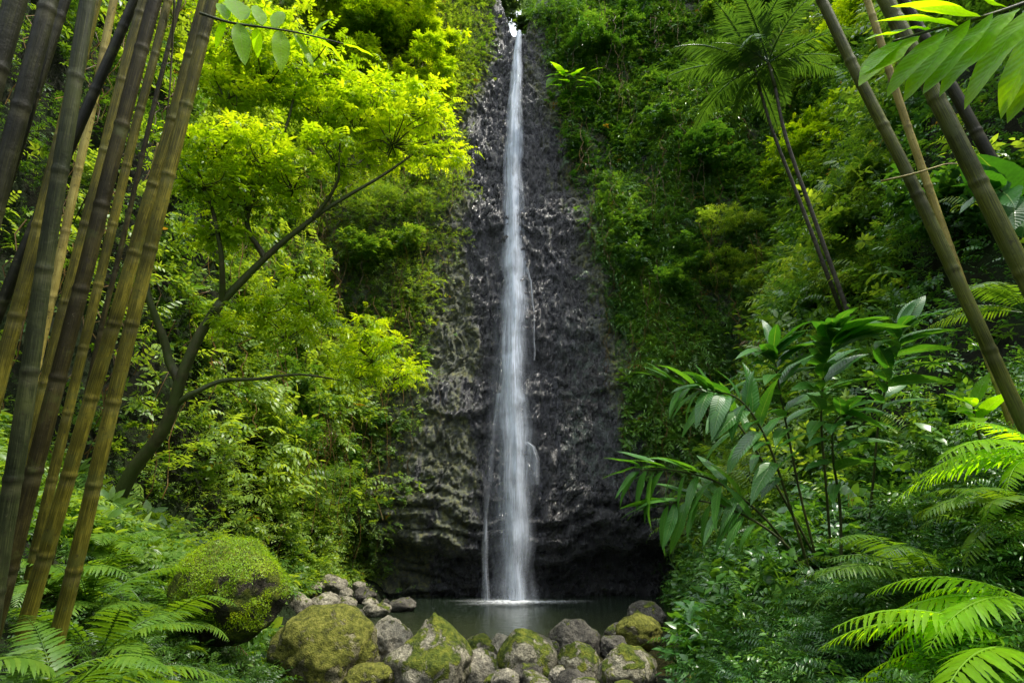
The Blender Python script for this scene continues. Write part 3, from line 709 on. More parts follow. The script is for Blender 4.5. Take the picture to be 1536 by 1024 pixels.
# ------------------------------------------------------------------ trees
def limb(parent, name, px, r0, r1, mat='bark', n=40, seg=9, wob=.04, org=None):
    pts = spline([P(*q) for q in px], n) - org
    s = np.linspace(0, 1, n)[:, None]
    pts = pts + wob * np.concatenate([vnoise(np.concatenate([s * 5, s * 0 + px[0][0] * .01, s * 0], 1), 3)[:, None], 0 * s, vnoise(np.concatenate([s * 5, s * 0 + px[0][1] * .01 + 5, s * 0], 1), 4)[:, None]], 1) * np.sin(pi * s)
    V, T, uv = tube(pts, r0 + (r1 - r0) * s[:, 0] ** .8, seg)
    link(name, mesh_np(name, V, T, uv=uv, mat=M[mat]), parent); return pts
def crown(parent, name, org, blobs, kinds, size, mat, tint, flat=.8, seed=1, clumps=9, per=36, upn=.9, twigs=True):
    """blobs: (centre, radius). Leaf sprigs gather in clumps through each blob so that gaps stay between them"""
    acc = Acc()
    for c, rad in blobs:
        tw = Acc()
        K = max(4, int(clumps * 1.5 * rad * rad / .8)); cc = norm(rng.normal(size=(K, 3))) * (rng.random((K, 1)) ** .45) * rad * np.array((1, 1, flat * .8)) + c
        for q in cc:
            m = int(per * .72 * rng.uniform(.4, 1.3)); cr = rng.uniform(.20, .42) * max(.6, rad * .8)
            p = q + rng.normal(size=(m, 3)) * cr * np.array((1, 1, .28)) * .75
            d = norm((p - c) * np.array((1, 1, .3)) * .8 + rand_dir(m) * .55 + (p - q) * 1.5); up = norm(np.array((0, 0, upn)) + rand_dir(m) * .40)
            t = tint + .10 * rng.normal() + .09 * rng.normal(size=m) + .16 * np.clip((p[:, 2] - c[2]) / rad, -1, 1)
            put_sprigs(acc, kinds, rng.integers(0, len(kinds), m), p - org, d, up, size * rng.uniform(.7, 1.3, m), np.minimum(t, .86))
            if twigs:
                st = c + (q - c) * .1 - np.array((0, 0, rad * flat * .35)); pts = spline([st, (st + q) / 2 + rng.normal(size=3) * .08, q], 7) - org
                V, T, uv = tube(pts, np.linspace(.018, .006, 7) * max(.8, rad), 5, cap=False); tw.add(V, T, 0, uv)
        if twigs and tw.n: link('twig', tw.mesh('twig', M['bark']), parent)
    return link(name, acc.mesh(name, M[mat]), parent)

# curved tree on the left bank
h = hit(205, 712); tb = h[0] if h else P(205, 712, 9.5); TD = float((tb - CAM) @ FW)
TD = min(max(TD, 8.0), 10.5); tb = P(200, 716, TD)
tr = thing('tree', 'leaning mossy tree on the left bank with curved limbs and layered yellow green leaves', 'tree', tb)
limb(tr, 'trunk', [(150, 800, TD), (180, 742, TD), (202, 700, TD), (240, 650, TD), (262, 606, TD), (274, 560, TD), (300, 500, TD + .1), (332, 452, TD + .2)], .145, .085, org=tb, seg=12)
limb(tr, 'branch', [(330, 455, TD + .2), (372, 412, TD + .3), (420, 366, TD + .4), (470, 328, TD + .5), (520, 297, TD + .7), (578, 262, TD + .9), (640, 215, TD + 1)], .085, .018, org=tb)
limb(tr, 'branch', [(262, 608, TD), (292, 588, TD), (332, 574, TD + .2), (390, 568, TD + .3), (450, 560, TD + .5), (520, 572, TD + .6)], .065, .015, org=tb)
limb(tr, 'branch', [(268, 570, TD), (254, 540, TD), (240, 495, TD - .1), (226, 450, TD - .2), (214, 400, TD - .2)], .09, .05, org=tb)
limb(tr, 'branch', [(333, 455, TD + .2), (334, 400, TD), (326, 345, TD - .1), (314, 300, TD - .2), (296, 255, TD - .3)], .06, .02, org=tb)
limb(tr, 'branch', [(470, 328, TD + .5), (490, 300, TD + .5), (508, 262, TD + .4), (510, 215, TD + .3)], .05, .015, org=tb)
limb(tr, 'branch', [(398, 390, TD + .35), (372, 330, TD + .4), (400, 260, TD + .6), (430, 190, TD + .8), (446, 120, TD + 1)], .06, .02, org=tb)
def blobs(lst): return [(P(x, y, t), r) for x, y, t, r in lst]
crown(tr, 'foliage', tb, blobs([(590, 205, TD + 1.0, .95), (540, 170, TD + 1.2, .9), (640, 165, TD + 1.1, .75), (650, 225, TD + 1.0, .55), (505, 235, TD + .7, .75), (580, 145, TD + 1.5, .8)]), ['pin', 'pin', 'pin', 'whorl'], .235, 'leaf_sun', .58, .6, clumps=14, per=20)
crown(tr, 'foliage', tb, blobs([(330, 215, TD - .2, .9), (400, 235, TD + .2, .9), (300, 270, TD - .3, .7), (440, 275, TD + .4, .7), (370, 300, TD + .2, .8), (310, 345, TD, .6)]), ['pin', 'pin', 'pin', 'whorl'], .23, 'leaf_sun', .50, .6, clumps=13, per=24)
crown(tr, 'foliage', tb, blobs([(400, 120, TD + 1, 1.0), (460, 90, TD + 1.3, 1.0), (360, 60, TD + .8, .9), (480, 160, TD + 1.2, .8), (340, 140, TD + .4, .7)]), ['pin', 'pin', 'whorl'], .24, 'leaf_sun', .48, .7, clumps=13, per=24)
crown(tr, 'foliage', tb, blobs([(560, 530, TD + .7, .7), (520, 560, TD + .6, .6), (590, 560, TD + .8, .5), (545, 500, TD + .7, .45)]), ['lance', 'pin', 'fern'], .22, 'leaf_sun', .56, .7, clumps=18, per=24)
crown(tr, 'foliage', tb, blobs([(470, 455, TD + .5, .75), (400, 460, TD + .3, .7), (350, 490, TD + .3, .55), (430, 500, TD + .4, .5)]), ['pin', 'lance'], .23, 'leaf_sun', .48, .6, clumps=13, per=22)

# shrubs rooted in the cliffs and slopes, placed where the view meets the rock
def shrub(label, px, py, w, kinds, size, mat, tint, group=None, name='shrub', cat='shrub', pull=.7, n=4, flat=.8, per=26):
    h = hit(px, py)
    if h is None: return
    p, nn, t = h; r = w / F * t * .5; root = p - nn * .1
    t_ = thing(name, label, cat, root, group=group)
    c = p + nn * r * pull + np.array((0, 0, r * .3))
    t1 = norm(np.cross(nn, np.array((0, 0, 1.0)))); t2 = np.cross(nn, t1)
    bl = [(c + r * (t1 * rng.uniform(-1, 1) * .8 + t2 * rng.uniform(-1, 1) * .8 + nn * rng.uniform(-.3, .3)), r * rng.uniform(.22, .48)) for _ in range(n + 6)]
    V, T, uv = tube(spline([root, (root + c) / 2 - np.array((0, 0, .1 * r)), c], 10) - root, np.linspace(.05, .02, 10) * max(.7, r), 6)
    link('stem', mesh_np('stem', V, T, uv=uv, mat=M['bark']), t_)
    crown(t_, 'foliage', root, bl, kinds, size * .68, mat, tint, flat, clumps=11, per=per, twigs=False)
    return t_
GS = 'bright shrubs on the upper left cliff'
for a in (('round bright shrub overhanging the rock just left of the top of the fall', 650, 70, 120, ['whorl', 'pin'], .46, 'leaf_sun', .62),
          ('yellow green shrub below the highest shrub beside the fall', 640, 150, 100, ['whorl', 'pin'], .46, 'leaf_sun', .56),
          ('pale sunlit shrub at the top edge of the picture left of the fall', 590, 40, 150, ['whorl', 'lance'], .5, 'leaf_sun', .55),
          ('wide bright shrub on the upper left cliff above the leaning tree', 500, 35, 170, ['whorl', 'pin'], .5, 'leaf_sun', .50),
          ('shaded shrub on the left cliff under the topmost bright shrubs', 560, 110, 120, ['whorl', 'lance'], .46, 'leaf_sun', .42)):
    shrub(*a, group=GS)
GW = 'creeper bushes on the left cliff wall'
for a in (('silvery light green bush hanging on the left wall beside the rock edge', 590, 330, 120, ['fine', 'vine'], .42, 'leaf_mid', .60),
          ('dense green bush on the left wall below the silvery one', 575, 400, 120, ['whorl', 'fine'], .42, 'leaf_mid', .5),
          ('bush of small pale leaves on the left wall low above the mossy boulder', 440, 730, 150, ['fine', 'vine'], .36, 'leaf_mid', .52),
          ('small leaved bush on the left wall between the tree branches', 420, 640, 150, ['fine', 'whorl'], .38, 'leaf_mid', .48),
          ('dark green bush at the foot of the left wall beside the rock pile', 540, 690, 130, ['fine', 'whorl'], .36, 'leaf_deep', .5)):
    shrub(*a, group=GW, pull=.4)
GQ = 'leafy shrubs on the right slope'
for a in (('sunlit pale shrub in the middle of the right slope left of the palm trunks', 1085, 400, 130, ['lance', 'fine'], .40, 'leaf_mid', .66),
          ('lower part sunlit shrub beneath the pale shrub on the right slope', 1125, 465, 100, ['lance', 'fine'], .38, 'leaf_mid', .58),
          ('yellow green shrub right of the palm crown at the top right', 1235, 110, 120, ['pin', 'whorl'], .44, 'leaf_mid', .52),
          ('yellow green shrub above the palm crown at the top edge', 1120, 25, 120, ['pin', 'whorl'], .46, 'leaf_mid', .5),
          ('bright leafy shrub between the palm trunks and the leaning bamboo', 1255, 235, 130, ['pin', 'heart'], .44, 'leaf_sun', .42),
          ('layered green shrub right of the lower palm trunks', 1330, 330, 160, ['pin', 'whorl'], .40, 'leaf_mid', .42),
          ('deep green shrub on the right slope left of the upper palm trunk', 1010, 250, 130, ['whorl', 'vine'], .42, 'leaf_deep', .5),
          ('deep green shrub hanging beside the right edge of the rock at mid height', 985, 430, 110, ['whorl', 'vine'], .40, 'leaf_deep', .55),
          ('yellow green spray of leaves right of the palm crown at the top', 1300, 60, 120, ['pin', 'whorl'], .44, 'leaf_sun', .5),
          ('sunlit yellow green spray below the palm fronds', 1190, 280, 100, ['pin', 'whorl'], .42, 'leaf_sun', .40),
          ('sunlit leafy spray left of the long leaning bamboo at mid height', 1300, 410, 120, ['pin', 'fern'], .40, 'leaf_mid', .60),
          ('dark shrub high on the right wall near the top of the fall', 905, 60, 140, ['whorl', 'vine'], .46, 'leaf_deep', .5),
          ('shaded shrub behind the bamboo at the right edge', 1470, 330, 150, ['pin', 'heart'], .34, 'leaf_deep', .5)):
    shrub(*a, group=GQ, pull=.5)

# trees above the lip of the fall, haze painted into their leaves
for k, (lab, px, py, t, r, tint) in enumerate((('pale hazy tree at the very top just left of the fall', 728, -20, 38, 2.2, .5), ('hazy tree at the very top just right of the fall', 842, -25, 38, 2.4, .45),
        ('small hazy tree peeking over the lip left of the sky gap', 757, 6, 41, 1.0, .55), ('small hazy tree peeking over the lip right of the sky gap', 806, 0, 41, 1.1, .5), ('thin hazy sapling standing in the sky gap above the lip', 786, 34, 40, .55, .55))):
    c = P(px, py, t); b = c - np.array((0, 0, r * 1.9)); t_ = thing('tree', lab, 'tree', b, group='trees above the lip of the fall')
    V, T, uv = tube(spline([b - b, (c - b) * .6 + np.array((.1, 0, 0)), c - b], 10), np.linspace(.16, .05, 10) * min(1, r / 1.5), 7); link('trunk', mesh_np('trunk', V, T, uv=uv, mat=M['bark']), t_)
    crown(t_, 'foliage', b, [(c + rng.uniform(-1, 1, 3) * r * .7, r * .5) for _ in range(6)], ['whorl', 'pin'], .5, 'leaf_haze_tint', tint, .9, clumps=7 if r > .8 else 4, per=26 if r > .8 else 12)

# ------------------------------------------------------------------ fronds, ferns and palms
def frond_mesh(name, L, pairs, pl, pw, mat, a0=65, a1=-25, tooth=.0, sweep=68, droop=.25, seed=0, stalk=.14, prof='fern', rows=5, tint=.5, rach=.006, bare=None, gap=1.0):
    r = np.random.default_rng(seed); a = Acc(); n = 40
    ang = np.radians(np.linspace(a0, a1, n)) ; st = L / (n - 1)
    pts = np.zeros((n, 3)); sw = r.uniform(-.25, .25)
    for k in range(1, n):
        pts[k] = pts[k - 1] + st * np.array((sw * k / n * .6, cos(ang[k]), sin(ang[k])))
    pts = pts / 1.0
    V, T, uv = tube(pts, np.linspace(rach, rach * .25, n), 5); a.add(V, T, tint - .1, uv * 0 + .5)
    tan = norm(np.gradient(pts, axis=0)); up = norm(np.cross(np.cross(tan, np.array((0, 0, 1.0))), tan) * 1.0); 
    leaf = leaf_tmpl(pw / 1.0, rows, .12, .22, .30, tooth=tooth)
    for k in range(pairs):
        f = stalk + (1 - stalk) * (k + .3) / pairs; i = f * (n - 1); j = int(min(i, n - 2)); w = i - j
        c = pts[j] * (1 - w) + pts[j + 1] * w; tg = tan[j]; u = up[j]; sd = np.cross(tg, u)
        g = (f - stalk) / (1 - stalk)
        if prof == 'fern': q = (min(1, .35 + g * 2.6)) * (1 - g ** 2.2) ** .8 + .06
        else: q = (min(1, .6 + g * 1.6)) * (1 - .75 * g ** 2.5)
        for s in (-1, 1):
            an = R(sweep * (1 - .35 * g) + r.uniform(-5, 5)); d = sd * s * sin(an) + tg * cos(an) - np.array((0, 0, droop * r.uniform(.6, 1.4))) + u * .12
            nr = u + sd * s * r.uniform(-.35, .1)
            a.put(leaf, c[None], frames(d[None], nr[None]), pl * q * r.uniform(.9, 1.08), tint + r.uniform(-.10, .12))
    return a.mesh(name, M[mat])
FR = {'fern': [frond_mesh('frond', 1.0, 26, .20, .20, 'fern', 62 - 8 * k, -30 - 6 * k, .30, seed=k, rows=9, tint=.42 + .05 * k) for k in range(5)],
      'sword': [frond_mesh('frond', 1.0, 30, .17, .15, 'fern', 55 - 8 * k, -35, .0, 78, seed=k + 9, rows=4, tint=.40 + .05 * k) for k in range(4)],
      'lit': [frond_mesh('frond', 1.0, 25, .20, .17, 'leaf_sunlit_tint', 50 - 12 * k, -28 - 10 * k, .22, 66, .3, seed=k + 19, rows=8, tint=.85) for k in range(4)],
      'dead': [frond_mesh('frond', 1.0, 22, .13, .16, 'dead_leaf', -5 - 12 * k, -75, .2, 60, .6, seed=k + 49, rows=5, tint=.4) for k in range(2)],
      'palm': [frond_mesh('frond', 1.0, 40, .25, .13, 'palm', 72 - 26 * k, -8 - 14 * k, .0, 60, .28, seed=k + 29, rows=3, tint=.68 + .06 * k, prof='palm', rach=.012, stalk=.1) for k in range(4)]}
def fern(label, loc, L, n, kind='fern', group=None, az0=None, spread=2 * pi, name='fern', tilt=(-.15, .25), seed=0, cat='fern', rk=1.0):
    r = np.random.default_rng(seed + 100); t = thing(name, label, cat, loc, group=group)
    for k in range(n):
        dd = k == n - 1 and n > 8; o = link('frond', FR['dead'][seed % 2] if dd else FR[kind][r.integers(0, len(FR[kind]))], t)
        if dd: o['label'] = 'withered brown frond hanging down'
        az = (r.uniform(0, 2 * pi) if az0 is None else az0) + spread * ((k + .5) / n - .5) + r.uniform(-.2, .2)
        s = L * r.uniform(.75, 1.12); o.scale = (s * rk, s, s); o.rotation_euler = (r.uniform(*tilt), r.uniform(-.25, .25), az - pi / 2)
    return t
GF = 'ferns on the left bank below the bamboo'
def on_ground(px, py, t): 
    q = P(px, py, t); q[2] = float(ground_z(q[None, 0], q[None, 1])[0]); return q
for k, (lab, px, py, t, L, n, kd) in enumerate((
    ('large bright fern in front of the mossy boulder with one upright frond', 205, 995, 3.7, 1.15, 10, 'fern'),
    ('fern at the bottom left beside the foot of the rightmost bamboo culm', 110, 960, 3.5, 1.0, 11, 'fern'),
    ('fern spreading flat fronds toward the yellow boulder', 345, 1035, 4.1, 1.0, 10, 'fern'),
    ('fern in the bottom left corner under the dark culms', 25, 1000, 3.0, .75, 12, 'fern'),
    ('mid green fern behind the bamboo foot at the left edge', 150, 850, 5.2, 1.1, 13, 'fern'),
    ('feathery fern left of the mossy boulder', 245, 850, 5.8, 1.15, 13, 'fern'),
    ('low fern at the bottom edge between the bright fern and the yellow boulder', 420, 1030, 4.4, .8, 12, 'sword'),
    ('fern at the bottom edge under the large bright fern', 190, 1060, 3.2, .7, 11, 'fern'),
    ('fern half hidden behind the left bamboo clump', 60, 880, 4.8, .95, 11, 'fern'),
    ('fern at the bottom edge in front of the mossy boulder', 300, 1070, 3.6, .72, 10, 'fern'),
    ('fern growing close under the left side of the mossy boulder', 250, 930, 5.4, .7, 10, 'fern'),
    ('fern under the bamboo between the bright fern and the left corner', 160, 910, 4.5, .95, 13, 'fern'),
    ('fern on the bank above the mossy boulder at the foot of the leaning tree', 300, 790, 7.2, 1.1, 12, 'fern'),
    ('fern on the slope left of the leaning tree trunk', 150, 760, 7.0, 1.1, 12, 'fern'))):
    fern(lab, on_ground(px, py, t), L, n, kd, GF, seed=k * 3, tilt=(0, .45))
GE = 'ferns in the lower right corner'
for k, (lab, loc, L, n, kd, az, sp) in enumerate((
    ('sunlit yellow green fern in the lower right corner with arching fronds', P(1570, 1005, 2.8), 1.05, 9, 'lit', pi * .95, 1.5),
    ('sunlit fern raising a broad frond above the corner fern', P(1560, 910, 3.0), .95, 8, 'lit', pi * .85, 1.3),
    ('shaded fern with a long hanging frond left of the sunlit corner ferns', P(1410, 895, 3.8), 1.0, 7, 'sword', pi * .98, 1.4),
    ('dark fern with upright fronds in the shade above the hanging frond', P(1355, 905, 4.6), .85, 7, 'fern', pi * .7, 2.6),
    ('bright fern at the right edge under the leaning bamboo', P(1590, 700, 3.3), .88, 8, 'lit', pi * .97, 1.3),
    ('shaded fern below the bright right edge fern', P(1560, 780, 3.8), .85, 8, 'fern', pi * .97, 1.6),
    ('grey green fern drooping at the right edge behind the long culm', P(1540, 470, 5.2), .95, 6, 'sword', pi * .98, 1.0))):
    fern(lab, loc, L, n, kd, GE, az, sp, seed=40 + k)

# two palms on the right slope
for lab, cr, base, r0, L, seed in (('palm with grey glossy drooping fronds and a slim bent trunk, left one of the pair', [(1140, 135), (1160, 200), (1195, 290), (1232, 388)], 10.6, .032, 1.85, 3),
                                   ('palm with upright bright fronds and a darker trunk, right one of the pair', [(1162, 128), (1180, 210), (1222, 330), (1278, 485)], 10.0, .034, 1.5, 8)):
    pts = spline([P(x, y, base - .02 * i) for i, (x, y) in enumerate(cr)], 30)[::-1]
    ext = pts[0] - (pts[1] - pts[0]) / np.linalg.norm(pts[1] - pts[0]) * 1.2; b = ext
    t = thing('palm_tree', lab, 'palm', b, group='palms on the right slope')
    pts = np.vstack([ext, pts]); s = np.linspace(0, 1, len(pts)); V, T, uv = tube(pts - b, r0 * (1.15 - .4 * s), 12)
    link('trunk', mesh_np('trunk', V, T, uv=uv, mat=M['palm_bark']), t)
    top = pts[-1] - b; r = np.random.default_rng(seed)
    V, T, uv = tube([top - np.array((0, 0, .05)), top + np.array((-.02, 0, .35)), top + np.array((-.04, 0, .6))], [r0 * .95, r0 * .9, .02], 9); link('crown_shaft', mesh_np('crown_shaft', V, T, uv=uv, mat=M['twig']), t)
    for k in range(10 if seed == 3 else 9):
        vi = (0 if k < 2 else 1 if k < 5 else 2 + k % 2) if seed == 3 else (0 if k < 4 else 1 if k < 7 else 2)
        o = link('frond', FR['palm'][vi], t); o.location = top + np.array((-.03, 0, .5)); sc_ = L * r.uniform(.8, 1.08); o.scale = (sc_,) * 3
        o.rotation_euler = (r.uniform(-.1, .15), r.uniform(-.3, .3), k * 2.4 + r.uniform(-.3, .3))

# ------------------------------------------------------------------ broad leaved plants
BL = [leaf_mesh for leaf_mesh in ()]
def blade_mesh(name, w, mat, curl, fold, wave, seed, tint, peak=.42, rows=9):
    t = leaf_tmpl(w, rows, fold, curl, peak, wave=wave); r = np.random.default_rng(seed)
    t.V[:, 2] += .03 * vnoise(t.V * np.array((4, 5, 1)) + seed, 3); t.V[:, 0] += .05 * (t.V[:, 1] ** 2) * r.uniform(-1, 1)
    return mesh_np(name, t.V, t.T, np.full(len(t.V), tint), t.uv, M[mat])
BLADES = {'gloss': [blade_mesh('leaf', .30, 'leaf_gloss', .26 + .10 * k, .25, .06, k, .42 + .12 * k) for k in range(4)],
          'lit': [blade_mesh('leaf', .36, 'leaf_sunlit_tint', .15 + .12 * k, .2, .05, k + 5, .45 + .1 * k, .45) for k in range(4)],
          'narrow': [blade_mesh('leaf', .21, 'leaf_gloss', .3 + .08 * k, .2, .05, k + 25, .66 + .1 * k) for k in range(4)],
          'thin_lit': [blade_mesh('leaf', .33, 'leaf_sunlit_tint', .15, .25, .06, k + 35, .70 + .1 * k, .42) for k in range(4)],
          'long': [blade_mesh('leaf', .36, 'leaf_sunlit_tint', .05 + .03 * k, .12, .02, k + 15, .72 + .12 * k, .5, 12) for k in range(4)],
          'broad': [blade_mesh('leaf', .62, 'leaf_gloss', .2 + .1 * k, .2, .08, k + 9, .4 + .1 * k, .36) for k in range(3)]}
def place_leaf(parent, name, me, base, d, up, s, org, tf=1.0):
    o = link(name, me, parent); Rm = frames(np.array([d]), np.array([up]))[0]
    o.matrix_local = Matrix.Translation(Vector(base - org)) @ Matrix(Rm.tolist()).to_4x4() @ Matrix.Diagonal((s * tf, s, s, 1)); return o
def ginger(label, px, leaves, s, kind='gloss', group=None, seed=0, r0=.014, name='ginger_plant', cat='plant', lo=.35, droop=.35, up=.5):
    """cane through pixel points with two ranks of long leaves along its upper part"""
    r = np.random.default_rng(seed); pts = spline([P(*q) for q in px], 40); org = pts[0].copy()
    t = thing(name, label, cat, org, group=group)
    V, T, uv = tube(pts - org, np.linspace(r0, r0 * .5, 40), 7); link('stem', mesh_np('stem', V, T, uv=uv, mat=M['twig']), t)
    tan = norm(np.gradient(pts, axis=0))
    for k in range(leaves):
        f = lo + (1 - lo) * (k + .5) / leaves; i = int(f * 39); tg = tan[i]
        sd = norm(np.cross(tg, np.array((.25, -1, .25)))); s_ = 1 if k % 2 else -1
        d = norm(sd * s_ * r.uniform(.7, 1) + tg * (up + .5 * f) + np.array((r.uniform(-.3, .3), r.uniform(-.6, .3), -droop * r.uniform(.3, 1.6))))
        place_leaf(t, 'leaf', BLADES[kind][r.integers(0, len(BLADES[kind]))], pts[i], d, norm(np.array((0, -.25, 1.0)) + r.normal(size=3) * .25), s * r.uniform(.75, 1.15), org)
    for k in range(3):                                           # the tuft at the tip
        d = norm(tan[-1] + rand_dir(1)[0] * .7); place_leaf(t, 'leaf', BLADES[kind][k], pts[-1], d, np.array((0, -.4, 1.0)), s * .8, org)
    return t
GG = 'tall broad leaved plants on the right bank'
for k, a in enumerate((
    ('tall plant with upright glossy leaves in front of the right slope', [(1248, 850, 5.6), (1240, 740, 5.5), (1232, 630, 5.4), (1238, 540, 5.3), (1250, 500, 5.2)], 24, .50),
    ('plant with silvery wet drooping leaves facing the fall', [(1215, 860, 5.4), (1185, 760, 5.3), (1150, 660, 5.2), (1110, 600, 5.1), (1060, 585, 5.0)], 21, .46),
    ('plant arching far left toward the pool with long drooping leaves', [(1200, 850, 5.6), (1150, 780, 5.5), (1080, 725, 5.5), (1010, 705, 5.5), (960, 705, 5.5)], 20, .46),
    ('plant reaching left over the rock face above the arching one', [(1220, 830, 5.9), (1160, 720, 5.9), (1110, 640, 5.9), (1060, 590, 5.9), (1010, 575, 5.9)], 18, .44),
    ('broad leaved plant right of the tall one with spreading leaves', [(1300, 820, 5.8), (1310, 720, 5.7), (1320, 620, 5.6), (1340, 540, 5.5), (1350, 490, 5.4)], 20, .48),
    ('plant with hanging pale leaves between the tall plants', [(1262, 850, 5.2), (1260, 760, 5.2), (1250, 690, 5.1), (1250, 640, 5.0), (1270, 615, 4.9)], 10, .44),
    ('plant with upright light green leaves left of the tall one', [(1225, 840, 5.8), (1200, 740, 5.8), (1180, 640, 5.8), (1165, 560, 5.8), (1160, 525, 5.8)], 22, .48),
    ('low plant with long drooping leaves under the arching one', [(1210, 850, 5.4), (1160, 800, 5.4), (1100, 765, 5.4), (1040, 750, 5.4), (985, 760, 5.4)], 18, .42))):
    ginger(*a, kind='narrow' if k in (2, 3, 7) else 'gloss', group=GG, seed=60 + k, up=.7 if k in (0, 4) else .5, droop=.32 if k in (0, 4, 6) else .35, lo=.5 if k in (0, 4, 6) else .35)
ginger('plant with bright fan of leaves at the right edge above the sunlit ferns', [(1500, 760, 4.4), (1480, 690, 4.4), (1465, 640, 4.4), (1460, 610, 4.4)], 8, .30, 'lit', seed=90, lo=.6)
ginger('broad leaved plant at the right edge behind the thick culm, silver grey leaves', [(1560, 420, 5.0), (1550, 360, 4.9), (1530, 310, 4.8), (1500, 285, 4.7)], 7, .44, 'broad', seed=91, lo=.5)

# small bright plant perched on the rock right of the fall
h = hit(850, 150); p0 = h[0] - h[1] * .05; t = thing('taro_plant', 'small bright plant with broad leaves perched on the rock right of the fall', 'plant', p0)
r = np.random.default_rng(5)
for k in range(16):
    a = r.uniform(-1.5, 1.5); e = p0 + np.array((sin(a) * r.uniform(.3, 1.2) + .1, -.6 - .3 * r.random(), r.uniform(.1, 1.3)))
    V, T, uv = tube(spline([p0, (p0 + e) / 2 + np.array((0, 0, .2)), e], 8) - p0, np.linspace(.02, .012, 8), 5); link('stalk', mesh_np('stalk', V, T, uv=uv, mat=M['twig']), t)
    place_leaf(t, 'leaf', BLADES['lit'][k % 4], e, norm(np.array((sin(a) + r.uniform(-.3, .3), -.5, r.uniform(-.6, .3)))), np.array((0, -.8, .8)), r.uniform(.75, 1.1), p0, 1.5)

# leaves hanging into the frame
def spray(name, label, cat, rach, leaves, mat_kind, tpx, r0=.008):
    pts = spline([P(*q) for q in rach], 30); org = pts[0].copy(); t = thing(name, label, cat, org)
    V, T, uv = tube(pts - org, np.linspace(r0, r0 * .4, 30), 6); link('stem', mesh_np('stem', V, T, uv=uv, mat=M['twig']), t)
    for k, (bx, by, ex, ey, dt, w) in enumerate(leaves):
        B = P(bx, by, tpx); E = P(ex, ey, tpx + dt); d = E - B; L = np.linalg.norm(d)
        place_leaf(t, 'leaf', BLADES[mat_kind][k % len(BLADES[mat_kind])], B, d / L, norm(np.array((.15, -.75, .9)) + .12 * r.normal(size=3)) if mat_kind != 'long' else norm(np.array((-.1, -.62, .8)) + .07 * r.normal(size=3)), L * 1.03, org, w)
    return t
spray('leafy_twig', 'twig with hanging sunlit leaves at the top left beside the bamboo', 'twig', [(300, 20, 3.0), (345, 34, 3.0), (400, 42, 3.0), (450, 50, 3.0), (515, 66, 3.0)],
      [(358, 36, 366, 88, -.1, 1.0), (384, 42, 388, 84, .1, 1.1), (420, 46, 424, 100, -.1, 1.0), (440, 50, 474, 98, .0, .9), (446, 48, 500, 66, .1, .9), (412, 42, 424, 10, .1, 1.1), (392, 38, 384, 0, .1, 1.0), (360, 32, 352, -14, .2, 1.0), (480, 58, 522, 92, .1, .8), (340, 30, 330, -4, .1, .9), (515, 66, 560, 78, .1, .8), (470, 54, 496, 20, .1, .8), (338, 32, 322, 68, .1, .8)], 'thin_lit', 3.0)
spray('leafy_branch', 'large sunlit overhanging leaf with long pointed leaflets at the top right', 'leaf', [(1640, -40, 2.2), (1560, -4, 2.15), (1480, 24, 2.1), (1410, 42, 2.05), (1340, 62, 2.0)],
      [(1352, 58, 1292, 106, -.05, 1.0), (1400, 44, 1302, 48, .0, 1.1), (1440, 36, 1322, 18, .02, 1.1), (1470, 28, 1350, -10, .04, 1.0), (1510, 14, 1400, -34, .05, 1.0), (1380, 50, 1290, 112, -.08, .9), (1420, 40, 1334, 128, -.06, .75), (1456, 32, 1352, 126, -.05, .75), (1490, 22, 1386, 128, -.05, .7), (1530, 8, 1408, 124, -.04, .65), (1560, -4, 1446, 142, -.04, .6), (1600, -20, 1484, 148, -.04, .6), (1640, -38, 1512, 166, -.04, .6), (1545, 2, 1450, -40, .06, .9)], 'long', 2.05, .010)

# ------------------------------------------------------------------ boulders and stones
def ico(sub):
    import bmesh
    bm = bmesh.new(); bmesh.ops.create_icosphere(bm, subdivisions=sub, radius=1.0)
    V = np.array([v.co[:] for v in bm.verts]); T = np.array([[v.index for v in f.verts] for f in bm.faces]); bm.free(); return V, T
ICO = {k: ico(k) for k in (3, 4, 5)}
def rock_V(seed, size, sub=4, cuts=9, rough=.10, keep=.78, rz=0.0, point=0.0, lean=0.0):
    r = np.random.default_rng(seed); V, T = ICO[sub]; V = V.copy(); d = V.copy()
    rad = np.ones(len(V)) * 1.02
    for k in range(cuts):                                       # broken faces
        n = norm(r.normal(size=3)); o = r.uniform(keep, .97); den = np.maximum(d @ n, 1e-3); lim = np.where(d @ n > 0, o / den, 9.0)
        k_ = 14.0; rad = -np.log(np.exp(-k_ * rad) + np.exp(-k_ * np.minimum(lim, 4))) / k_
    V = d * rad[:, None]
    V = V * (1 + .10 * fbm(d * 1.2 + seed, 3, seed)[:, None] + rough * .5 * fbm(d * 3.2 + seed, 4, seed + 1)[:, None] + rough * .22 * fbm(d * 9 + seed, 3, seed + 2)[:, None])
    if point: sc_ = 1 - point * np.clip(V[:, 2], 0, 1.2) ** 1.1; V[:, 0] *= sc_; V[:, 1] *= sc_; V[:, 0] += lean * np.clip(V[:, 2], 0, 2)
    V = V * np.array(size); c, s = cos(rz), sin(rz)
    V = np.stack([V[:, 0] * c - V[:, 1] * s, V[:, 0] * s + V[:, 1] * c, V[:, 2]], 1); return V, T
